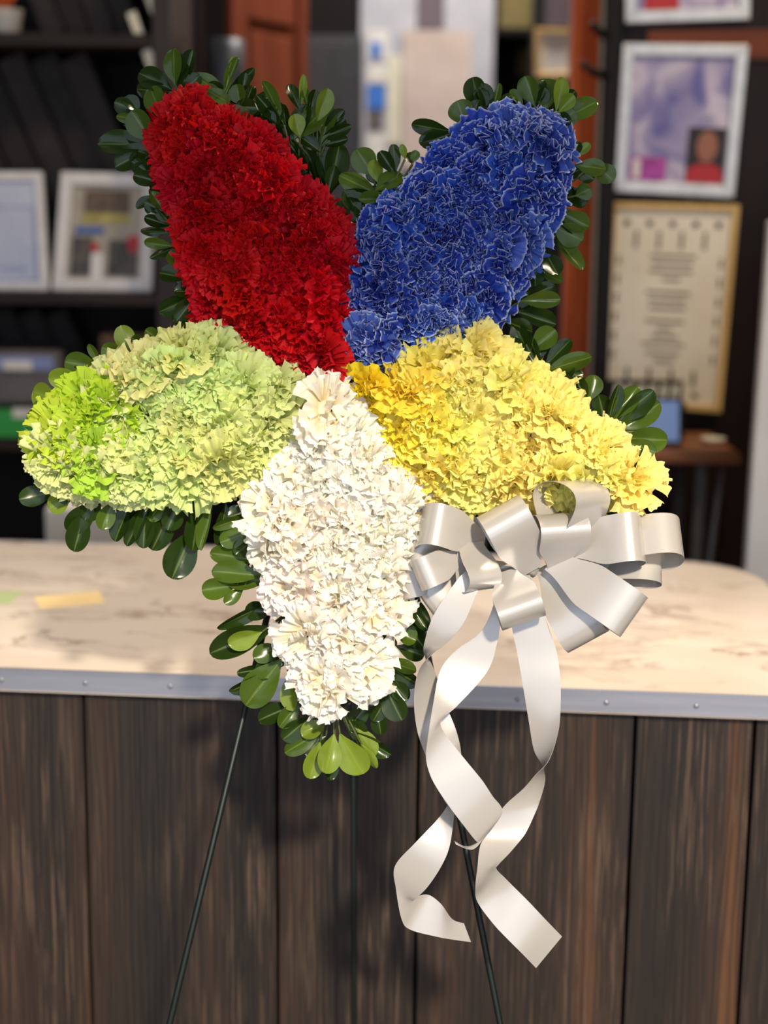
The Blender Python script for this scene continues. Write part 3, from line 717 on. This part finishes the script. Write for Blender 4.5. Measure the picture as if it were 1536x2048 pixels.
def folder(px, zb, h, th, lean, label, grp, m, y=YS + .10, dep=.20):
    x = hit_y(px, 300, y).x
    e = empty('folder', (x, y + dep / 2, zb + .0005)); tag(e, label, 'folder', grp)
    rot = Matrix.Rotation(-lean, 3, 'Y')
    def bb(c, s_): return MB().box(rot @ Vector(c), s_, rot)
    lift = 0
    for nm, c, s_, mm in (('cover', (.002, 0, h / 2), (.004, dep, h), m), ('cover', (th - .002, 0, h / 2), (.004, dep, h), m),
                          ('spine', (th / 2, -dep / 2 + .002, h / 2), (th - .009, .004, h), m), ('page_block', (th / 2, .004, h / 2 - .004), (th - .01, dep - .012, h - .012), M['shelfback'])):
        bb(c, s_).build(nm, mm, e)
ordn = ['first', 'second', 'third', 'fourth', 'fifth', 'sixth', 'seventh', 'eighth']
for i, px in enumerate((-10, 55, 120, 185, 245)):
    folder(px + 60, SHELF[1], .52, .058, R(22), 'dark tall folder leaning behind the white frames, %s from the left' % ordn[i], 'folders on the middle shelf', M['folder' if i % 2 else 'folder2'], y=YS + .13)
for i, px in enumerate((75, 125, 175, 225)):
    folder(px + 20, SHELF[0], .36, .046, R(20), 'dark folder leaning on the top shelf, %s from the left' % ordn[i], 'folders on the top shelf', M['folder' if i % 2 else 'folder2'])
for i, px in enumerate((20, 75, 130)):
    folder(px + 40, SHELF[2] + .0, .27, .05, R(22), 'dark folder leaning on the lower shelf, %s from the left' % ordn[i], 'folders on the lower shelf', M['folder'], y=YS + .215, dep=.11)
def card(px, py0, py1, wpx, lean, y, zb, label):
    a = hit_y(px, py1, y); h = (hit_y(px, py0, y).z - a.z); wd = wpx / F * y
    rot = Matrix.Rotation(-lean, 3, 'Y')
    o = MB().box(rot @ Vector((0, 0, h / 2)), (wd, .006, h), rot).build('paper_tag', M['card'], origin=None)
    o.location = (a.x, y, a.z); tag(o, label, 'tag', 'pale paper tags on the shelves')
card(279, 22, 70, 17, R(20), YS + .015, 0, 'pale paper tag hanging over the top shelf board')
card(307, 98, 138, 18, R(20), YS + .015, 0, 'pale paper tag just below the top shelf board')
card(311, -12, 26, 17, R(20), YS + .03, 0, 'pale paper tag beside the shelf upright at the top')

def frame(name, q, fw, m, n, th=.018, inner=None, im=None, label='', group=None, org=None):
    # q: outer corners (top-left, top-right, bottom-right, bottom-left)
    q = [Vector(p) for p in q]; c = sum(q, Vector()) / 4; n = Vector(n).normalized()
    base = (q[2] + q[3]) / 2
    e = empty(name, base); tag(e, label, 'picture frame', group)
    def ins(p, k):
        i = q.index(p); a = (q[(i + 1) % 4] - p).normalized(); b = (q[(i - 1) % 4] - p).normalized(); return p + (a + b) * k
    qi = [ins(p, fw) for p in q]
    for i in range(4):
        j = (i + 1) % 4
        MB().quadbox([p - base for p in (q[i], q[j], qi[j], qi[i])], n, th).build('frame_side', m, e, bevel=.0015)
    MB().quadbox([p - base + n * (th * .45) for p in qi], n, th * .4).build('picture', im, e)
    def pt(u, v, d=0): return (qi[0].lerp(qi[1], u)).lerp(qi[3].lerp(qi[2], u), v) - base + n * (th * .45 - d)
    return e, pt
def patch(e, pt, name, u0, v0, u1, v1, m, n, d=.001):
    return MB().quadbox([pt(u0, v0, d), pt(u1, v0, d), pt(u1, v1, d), pt(u0, v1, d)], n, d * .9).build(name, m, e)
def ellip(e, pt, name, cu, cv, ru, rv, m, n, d=.0016):
    k = 20; ps = [pt(cu + ru * math.cos(6.283 * i / k), cv + rv * math.sin(6.283 * i / k), d) for i in range(k)]
    b_ = [p + Vector(n) * (d * .9) for p in ps]
    return MB().add(ps + b_, [tuple(range(k)), tuple(range(k, 2 * k))[::-1]] + [(i, (i + 1) % k, k + (i + 1) % k, k + i) for i in range(k)]).build(name, m, e)
BN = Vector((0, 1, 0))
YF = YS + .045
def shelf_quad(pts, lean=.028):
    q = []
    for i, (x, y) in enumerate(pts):
        q.append(hit_y(x, y, YF + (lean if i < 2 else 0)))
    zb = SHELF[1] + .001
    q[2].z = zb; q[3].z = zb
    return q
nf = Vector((0, 1, -.08)).normalized()
e, pt = frame('photo_frame', shelf_quad([(122, 343), (312, 348), (304, 584), (104, 582)]), .026, M['whiteframe'], nf, .016, im=M['mat_board'], label='white picture frame with three small photos on the shelf', group='white frames on the middle shelf')
for a in ((.18, .05, .82, .38, 'pic_brown'), (.16, .30, .83, .40, 'pic_yellow'), (.08, .45, .47, .52, 'pic_blue'), (.05, .55, .32, .97, 'pic_dark'), (.55, .58, .95, .97, 'pic_dark')):
    patch(e, pt, 'photo_print', *a[:4], M[a[4]], nf, .0014 if a[4] != 'pic_yellow' else .002)
ellip(e, pt, 'photo_print', .88, .62, .08, .1, M['pic_red'], nf, .0028); ellip(e, pt, 'photo_print', .36, .66, .06, .05, M['pic_red'], nf, .0024)
patch(e, pt, 'photo_print', .33, .72, .48, 1.0, M['whiteframe'], nf, .0022)
e, pt = frame('photo_frame', shelf_quad([(-110, 343), (84, 343), (98, 582), (-120, 582)]), .018, M['whiteframe'], nf, .016, im=M['letter'], label='white frame holding a pale blue letter at the left edge', group='white frames on the middle shelf')
patch(e, pt, 'letter_border', .05, .26, .95, .272, M['letterline'], nf); patch(e, pt, 'letter_border', .95, .26, .965, .99, M['letterline'], nf); patch(e, pt, 'letter_border', .05, .978, .95, .99, M['letterline'], nf)
patch(e, pt, 'signature', .55, .86, .85, .885, M['letterline'], nf)

# pot with orange flower on the top shelf
zt_ = SHELF[0]; pp_ = hit_y(8, 40, YS + .1)
po_ = empty('flower_pot', (pp_.x, YS + .1, zt_)); tag(po_, 'small white pot with orange bloom on the top shelf', 'pot')
MB().lathe((0, 0, .0005), [(.028, 0), (.032, .004), (.04, .05), (.042, .055), (.038, .055), (.036, .048)]).build('pot', M['pot'], po_, smooth=True)
for k in range(7):
    a = k * .9; MB().tube([(0, 0, .05), (.02 * math.cos(a), .02 * math.sin(a), .085), (.042 * math.cos(a), .042 * math.sin(a), .10)], .012, 8, .005).build('petal', M['orange'], po_, smooth=True)
# printer-like machine and green box on the lower shelf
a, b = bxp(-160, 700, 122, 812, YS + .02)
pr = empty('printer', ((a.x + b.x) / 2, YS + .16, SHELF[2])); o_ = Vector(pr.location)
tag(pr, 'grey desktop machine with a pale blue panel on the lower shelf', 'printer')
MB().box(Vector(((a.x + b.x) / 2, YS + .11, (a.z + b.z) / 2)) - o_, (b.x - a.x, .15, a.z - b.z)).build('body', M['grey'], pr, bevel=.008)
a2, b2 = bxp(-120, 712, 104, 742, YS + .02)
MB().box(Vector(((a2.x + b2.x) / 2, YS + .034, (a2.z + b2.z) / 2)) - o_, (b2.x - a2.x, .006, a2.z - b2.z)).build('panel', M['letterline'], pr, bevel=.001)
a3, b3 = bxp(4, 722, 62, 741, YS + .02)
MB().box(Vector(((a3.x + b3.x) / 2, YS + .0295, (a3.z + b3.z) / 2)) - o_, (b3.x - a3.x, .003, a3.z - b3.z)).build('display', M['paper'], pr)
a4, b4 = bxp(-160, 812, 122, 880, YS + .02)
MB().box(Vector(((a4.x + b4.x) / 2, YS + .115, (b.z + SHELF[2]) / 2)) - o_, (b4.x - a4.x - .01, .11, b.z - SHELF[2] - .001)).build('base', M['charcoal'], pr)
a5, b5 = bxp(-150, 820, 66, 876, YS + .01)
gb = MB().box((0, 0, (a5.z - SHELF[2]) / 2 + .0006), (b5.x - a5.x, .04, a5.z - SHELF[2] - .001)).build('box', M['green'], origin=(0, 0, 0), bevel=.002)
gb.name = 'green_box'; gb.location = ((a5.x + b5.x) / 2, YS + .035, SHELF[2]); tag(gb, 'bright green cardboard box in front of the grey machine', 'box')
a6, b6 = bxp(22, 818, 72, 838, YS)
lb = MB().box((0, 0, 0), (b6.x - a6.x, .001, a6.z - b6.z)).build('label', M['paper'], gb); lb.location = ((a6.x + b6.x) / 2 - gb.location.x, -.0208, (a6.z + b6.z) / 2 - SHELF[2])
# kraft box and bottle by the upright
q = hit_y(232, 700, YS + .12)
kb = MB().box((0, 0, .0), (.1, .08, .22)).build('kraft_box', M['brownbox'], bevel=.002); kb.location = (q.x + .02, YS + .14, SHELF[2] + .1105); tag(kb, 'brown kraft box behind the green carnations', 'box')
# white box low behind the counter
q = hit_y(112, 1040, 3.0)
wb = MB().box((0, 0, 0), (.14, .12, .3)).build('white_box', M['paper'], bevel=.003); wb.location = (q.x + .05, 3.05, q.z + .02 - .15 - .0)
wb.location.z = 0.15; wb.scale = (1, 1, (q.z + .025) / .3); wb.location.z = .15 * wb.scale.z; tag(wb, 'tall pale carton standing behind the counter', 'carton')

# ------------------------------------------------------------------ background, middle: door, cabinet, grey wall
def panel(name, px0, px1, Y, m, z0, z1, th, label=None, cat=None, kind=None, ref=200):
    a = hit_y(px0, ref, Y); b = hit_y(px1, ref, Y)
    o = MB().box((0, 0, (z1 - z0) / 2), (b.x - a.x, th, z1 - z0)).build(name, m, bevel=.003)
    o.location = ((a.x + b.x) / 2, Y + th / 2, z0)
    if kind: struct(o)
    if label: tag(o, label, cat)
    return o
panel('trim_4', 348, 400, 3.75, M['blackwood'], 0, CEIL, .12, kind=1)
panel('trim_5', 400, 452, 3.9, M['blackwood'], 0, CEIL, .08, kind=1)
# red-brown panelled door, standing ajar
DA = hit_y(453, 200, 3.92); DB = hit_y(606, 200, 4.22)
dx = Vector((DB.x - DA.x, DB.y - DA.y, 0)); DW = dx.length; dx.normalize(); dn = Vector((-dx.y, dx.x, 0))
DR = Matrix((dx, dn, Vector((0, 0, 1)))).transposed()
dr = empty('door_1', Vector((DA.x, DA.y, .01)), DR); struct(dr, 'red-brown panelled wooden door standing ajar')
DH = 2.3
zp = hit_y(475, 34, 3.95).z
zp -= .01
for c, s_, nm in (((.035, 0, DH / 2), (.07, .036, DH), 'stile'), ((DW - .022, 0, DH / 2), (.044, .036, DH), 'stile'), ((DW / 2, 0, (DH + zp) / 2), (DW - .116, .034, DH - zp), 'rail'), ((DW / 2, 0, .12), (DW - .116, .034, .24), 'rail'), ((DW / 2, 0, 1.0), (DW - .116, .034, .14), 'rail')):
    MB().box(c, s_).build(nm, M['redwood'], dr, bevel=.004)
for z0, z1 in ((.24, .93), (1.07, zp)):
    MB().box((DW / 2 + .013, .006, (z0 + z1) / 2), (DW - .112, .016, z1 - z0)).build('panel', M['redwood'], dr)
    MB().box((DW / 2 + .013, -.004, (z0 + z1) / 2), (DW - .16, .012, z1 - z0 - .05)).build('raised_field', M['redwood'], dr, bevel=.006)
q = hit_y(452, 170, 3.6)
vz = q.z - .30
st = empty('plant_stand', (q.x, 3.62, 0)); tag(st, 'dark plinth behind the red carnations', 'plinth')
MB().box((0, 0, vz / 2), (.1, .1, vz)).build('column', M['black'], st); MB().box((0, 0, vz - .012), (.12, .12, .023)).build('cap', M['black'], st, bevel=.003)
va = MB().lathe((0, 0, 0), [(.036, 0), (.039, .006), (.040, .33), (.041, (hit_y(452, 78, 3.6).z - vz)), (.037, (hit_y(452, 78, 3.6).z - vz)), (.036, .3)]).build('glass_vase', M['vase'], smooth=True)
va.location = (q.x, 3.62, vz + .001); tag(va, 'tall smoky cylinder vase in front of the brown door', 'vase')
# charcoal cabinet beyond
a = hit_y(596, 70, 4.7); b = hit_y(724, 70, 4.7); H = a.z
cb = empty('tall_cabinet', ((a.x + b.x) / 2, 4.7, 0)); tag(cb, 'charcoal tall cabinet in the far doorway', 'cabinet')
MB().box((0, .25, H / 2), (b.x - a.x, .5, H)).build('body', M['charcoal'], cb, bevel=.004)
MB().box((-.003, -.008, H / 2 + .02), (b.x - a.x - .02, .014, H - .08)).build('door', M['charcoal'], cb, bevel=.003)
MB().tube([((b.x - a.x) / 2 - .03, -.03, H * .45), ((b.x - a.x) / 2 - .03, -.03, H * .6)], .006).build('handle', M['black'], cb)
panel('dark_opening', 600, 718, 4.8, M['black'], H + .002, min(CEIL - .3, H + .5), .3, 'black case standing in for the dark opening above the charcoal cabinet', 'case')  # dark opening above the cabinet, painted as a solid black block
YG = 5.0
panel('wall_partition', 712, 985, YG, M['greywall'], 0, CEIL, .12, kind=1)
def sheet(px0, py0, px1, py1, Y, m, name, label, cat='paper', th=.003, grp=None):
    a = hit_y(px0, py0, Y); b = hit_y(px1, py1, Y)
    o = MB().box((0, 0, 0), (abs(b.x - a.x), th, abs(a.z - b.z))).build(name, m); o.location = ((a.x + b.x) / 2, Y - th / 2, (a.z + b.z) / 2)
    return tag(o, label, cat, grp)
sheet(806, 60, 938, 340, YG - .012, M['pinkposter'], 'poster', 'large dusty pink poster on the grey wall', 'poster', .01)
sheet(836, -60, 888, 56, YG - .001, M['mauve'], 'board', 'mauve grey board above the pink poster', 'board', .008)
sheet(736, 60, 776, 122, YG - .001, M['paper'], 'paper_sheet', 'white sheet with blue print, uppermost beside the poster')
sheet(742, 84, 762, 116, YG - .005, M['tapeblue'], 'blue_sticker', 'small blue sticker on the upper white sheet', 'sticker')
sheet(736, 128, 776, 166, YG - .001, M['paper'], 'paper_sheet', 'white sheet just above the blue notice')
sheet(735, 170, 770, 218, YG - .005, M['tapeblue'], 'blue_notice', 'bright blue notice beside the pink poster', 'notice')
sheet(735, 222, 766, 262, YG - .001, M['grey'], 'paper_sheet', 'dark grey sheet below the blue notice')
sheet(736, 266, 770, 320, YG - .001, M['paper'], 'paper_sheet', 'white sheet lowest in the column beside the poster')
sheet(776, 110, 803, 290, YG - .005, M['card'], 'paper_strip', 'long off-white paper strip beside the pink poster')
# black panel painted in for the dark interior right of the wall
panel('wall_recess', 975, 1160, 5.6, M['black'], 0, CEIL, .1, kind=1)
hz = hit_y(1040, 62, 5.2).z
ob = empty('olive_box', (hit_y(1045, 60, 5.2).x, 5.3, hz)); tag(ob, 'olive storage box on a high bracket shelf', 'box')
MB().box((0, 0, .12), (.155, .18, .22)).build('body', M['olive'], ob, bevel=.004); MB().box((0, 0, .24), (.165, .19, .025)).build('lid', M['olive'], ob, bevel=.004)
hs = MB().box((0, .1, -.012), (.24, .58, .022)).build('bracket_shelf', M['black'], bevel=.002); hs.location = (ob.location.x, 5.3, hz); tag(hs, 'narrow black shelf under the olive box', 'shelf')
sheet(1037, 92, 1062, 152, 5.55, M['olive'], 'hanging_strip', 'olive strip hanging in the dark recess', 'strip', .01)
yq = 4.3
q = [hit_y(1070, 56, yq), hit_y(1148, 58, yq), hit_y(1146, 156, yq), hit_y(1070, 156, yq)]
e, pt = frame('picture_frame', q, .012, M['goldframe'], BN, .02, im=M['paper'], label='small gold frame with a bright white print')
patch(e, pt, 'mount', 0, 0, .3, 1, M['parchment'], BN, .002)
sheet(1094, -70, 1152, 54, 4.32, M['mauve'], 'hanging_board', 'mauve board hanging above the small gold frame', 'board', .01)
panel('wall_jamb', 1062, 1160, 4.33, M['shelfback'], 0, CEIL, .06, kind=1)

# ------------------------------------------------------------------ background, right
# orange wooden door post
YO = 3.5
a = hit_y(1144, 100, YO); b = hit_y(1200, 100, YO); wd = b.x - a.x
dp = empty('door_frame_1', ((a.x + b.x) / 2, YO, 0)); struct(dp, 'orange-brown wooden door post with grooves')
for k in range(3):
    MB().box(((k - 1) * wd / 3.0, .04, CEIL / 2), (wd / 3.0 - .003, .08 - .008 * (k % 2), CEIL)).build('moulding', M['orangewood'], dp, bevel=.004)
MB().box((wd / 2 + .004, .03, CEIL / 2), (.006, .06, CEIL)).build('bead', M['card'], dp)
YB = 3.4; YAW = R(6)
bo = hit_y(1210, 300, YB); bd = Vector((math.cos(YAW), -math.sin(YAW), 0)); bn = Vector((math.sin(YAW), math.cos(YAW), 0))
BW = 1.1
wp = MB()
bw_ = empty('wall_board', (bo.x, bo.y, 0), Matrix((bd, bn, Vector((0, 0, 1)))).transposed()); struct(bw_, 'dark timber display wall')
zr = hit_plane(1400, 60, bo, bn).z; zr2 = hit_plane(1400, 120, bo, bn).z
nb = 6
for k in range(nb):
    MB().box((BW / nb * (k + .5), .012, CEIL / 2), (BW / nb - .003, .024, CEIL)).build('board', M['blackwood'], bw_, bevel=.002)
MB().box((BW / 2 + .04, -.004, (zr + zr2) / 2), (BW - .08, .008, zr - zr2)).build('rail', M['brownboard'], bw_, bevel=.001)
def bq(pts, off=0.0): return [hit_plane(x, y, bo - bn * off, bn) for x, y in pts]
# coat rack post with hooks
pq = bq([(1208, 100), (1240, 100)], .05)
rk = empty('coat_rack', Vector((pq[0].x, pq[0].y, 0))); tag(rk, 'black iron post with hooks beside the frames', 'coat rack')
pc = (pq[0] + pq[1]) / 2 - rk.location; pc.z = 0
MB().box((pc.x, pc.y, 1.15), ((pq[1] - pq[0]).length, .03, 2.3)).build('post', M['black'], rk, bevel=.003)
for (hx, hy, bx_, by_) in ((1184, 46, 1212, 70), (1162, 126, 1212, 152)):
    t_ = bq([(hx, hy)], .12)[0] - rk.location; b_ = bq([(bx_, by_)], .06)[0] - rk.location
    MB().tube([b_, (t_ + b_) / 2 + Vector((0, 0, -.006)), t_], .011, 8, .006).build('hook', M['black'], rk, smooth=True)
# framed photographs
e, pt = frame('framed_photo', bq([(1252, -270), (1508, -270), (1500, 38), (1250, 46)], .024), .024, M['silver'], bn, .02, im=M['purple'], label='silver frame cut off by the top of the picture', group='silver photo frames')
patch(e, pt, 'photo_print', .08, .86, .42, .995, M['pic_red'], bn, .002)
e, pt = frame('framed_photo', bq([(1246, 86), (1498, 90), (1468, 396), (1228, 383)], .024), .024, M['silver'], bn, .02, im=M['purple'], label='silver frame with purple print and small portrait below it', group='silver photo frames')
patch(e, pt, 'portrait_print', .60, .55, .985, .985, M['hair'], bn, .0016)
ellip(e, pt, 'portrait_face', .80, .70, .105, .125, M['skin'], bn, .003)
q5 = [pt(.60, .985, .0024), pt(.62, .88, .0024), pt(.72, .835, .0024), pt(.88, .835, .0024), pt(.97, .88, .0024), pt(.985, .985, .0024)]
MB().add(q5 + [p + bn * .002 for p in q5], [(0, 1, 2, 3, 4, 5), (11, 10, 9, 8, 7, 6)] + [(i, (i + 1) % 6, 6 + (i + 1) % 6, 6 + i) for i in range(6)]).build('portrait_top', M['pic_red'], e)
patch(e, pt, 'flower_print', .03, .80, .40, .985, M['magenta'], bn, .002); patch(e, pt, 'flower_print', .06, .82, .14, .97, M['paper'], bn, .003)
# notice with border and unreadable lines
e, pt = frame('framed_notice', bq([(1222, 404), (1480, 410), (1442, 826), (1196, 806)], .024), .014, M['goldframe'], bn, .018, im=M['parchment'], label='tall pale framed notice with lines of text and dark border', group=None)
for i in range(5): patch(e, pt, 'border_mark', .07 + .2 * i, .055, .12 + .2 * i, .085, M['darkink'], bn)
for i in range(4): patch(e, pt, 'border_mark', .17 + .2 * i, .11, .20 + .2 * i, .20, M['ink'], bn)
for i in range(4): patch(e, pt, 'border_mark', .17 + .2 * i, .83, .20 + .2 * i, .91, M['darkink'], bn)
for i in range(6):
    patch(e, pt, 'border_mark', .03, .24 + .1 * i, .06, .29 + .1 * i, M['ink'], bn); patch(e, pt, 'border_mark', .93, .24 + .1 * i, .96, .29 + .1 * i, M['ink'], bn)
for i in range(4): patch(e, pt, 'border_mark', .27 + .17 * i, .945, .33 + .17 * i, .97, M['darkink'], bn)
for v_, u0_, u1_ in ((.23, .32, .72), (.27, .34, .70), (.31, .32, .70), (.35, .44, .60), (.42, .30, .70), (.46, .33, .66), (.50, .34, .66), (.57, .32, .66), (.61, .42, .56), (.65, .38, .62), (.69, .30, .68), (.74, .34, .64), (.78, .42, .60)):
    patch(e, pt, 'text_line', u0_, v_, u1_, v_ + .014, M['ink'], bn)
# small high table with a tablet on it
ZTB = hit_y(1390, 905, 3.0).z
ta = empty('side_table', (hit_y(1330, 905, 3.0).x, 3.14, 0)); tag(ta, 'small wooden table with grey metal legs below the notice', 'table')
xa = hit_y(1180, 905, 3.0).x - ta.location.x; xb = hit_y(1482, 905, 3.0).x - ta.location.x
MB().box(((xa + xb) / 2, 0, ZTB - .011), (xb - xa, .30, .022)).build('table_top', M['tabletop'], ta, bevel=.004)
for lx, ly in ((xa + .03, -.11), (xb - .07, -.11), (xa + .03, .11), (xb - .07, .11)):
    MB().tube([(lx, ly, ZTB - .022), (lx * .97, ly, ZTB * .5), (lx * .94, ly * 1.1, .002)], .013, 8).build('leg', M['grey'], ta, smooth=True)
MB().tube([(xb - .03, -.11, ZTB - .022), (xb - .09, -.02, .002)], .007, 8).build('brace', M['steel'], ta, smooth=True)
tx0 = hit_y(1262, 860, 3.06).x; tx1 = hit_y(1368, 860, 3.06).x; tzh = hit_y(1340, 800, 3.06).z
tb = empty('tablet', ((tx0 + tx1) / 2, 3.08, ZTB)); tag(tb, 'dark tablet with a glowing blue screen on small table', 'tablet')
rt = Matrix.Rotation(R(-12), 3, 'X'); th_ = tzh - ZTB
MB().box(rt @ Vector((0, 0, th_ / 2)) + Vector((0, 0, .002)), (tx1 - tx0, .01, th_), rt).build('body', M['black'], tb, bevel=.003)
MB().box(rt @ Vector((0, -.0056, th_ / 2)) + Vector((0, 0, .002)), (tx1 - tx0 - .012, .001, th_ - .014), rt).build('screen', M['screen'], tb)
MB().box((0, .05, .006), (.05, .06, .01)).build('stand', M['black'], tb)
# dark card rack behind the tablet
rx0 = hit_y(1216, 790, 3.18).x; rx1 = hit_y(1372, 790, 3.18).x; rz = hit_y(1300, 764, 3.18).z
cr_ = empty('card_rack', ((rx0 + rx1) / 2, 3.2, ZTB)); tag(cr_, 'black rack of cream cards behind the tablet', 'card rack')
hh = rz - ZTB; ww = rx1 - rx0
MB().box((0, .0, hh * .32 + .001), (ww, .05, hh * .64)).build('tray', M['black'], cr_, bevel=.003)
MB().box((0, .022, hh * .5), (ww, .006, hh)).build('back', M['black'], cr_)
for i in range(6):
    MB().box((-ww / 2 + ww * (i + .9) / 6.8, -.004, hh * .74), (ww / 11, .004, hh * .4), Matrix.Rotation(R(8), 3, 'Y')).build('card', M['card'], cr_)
q = hit_y(1468, 852, 3.0)
di = MB().lathe((0, 0, .0005), [(.012, 0), (.020, .003), (.026, .010), (.024, .010), (.016, .005)]).build('small_dish', M['card'], smooth=True)
di.location = (q.x - .012, 3.13, ZTB); tag(di, 'small pale dish on the right end of small table', 'dish')
# white panel leaning at the right edge
YW = 2.72
q = [hit_y(1540, 440, YW + .1), hit_y(1900, 440, YW + .1), hit_y(1840, 1300, YW), hit_y(1480, 1300, YW)]
d1 = q[3] - q[0]; d2 = q[2] - q[1]
q[3] = q[0] + d1 * ((.003 - q[0].z) / d1.z); q[2] = q[1] + d2 * ((.003 - q[1].z) / d2.z)
o = MB().quadbox(q, (0, 1, .0), .03).build('foam_sheet', M['whiteboard'], bevel=.004); tag(o, 'white foam sheet standing at the right edge beyond the counter', 'sheet')
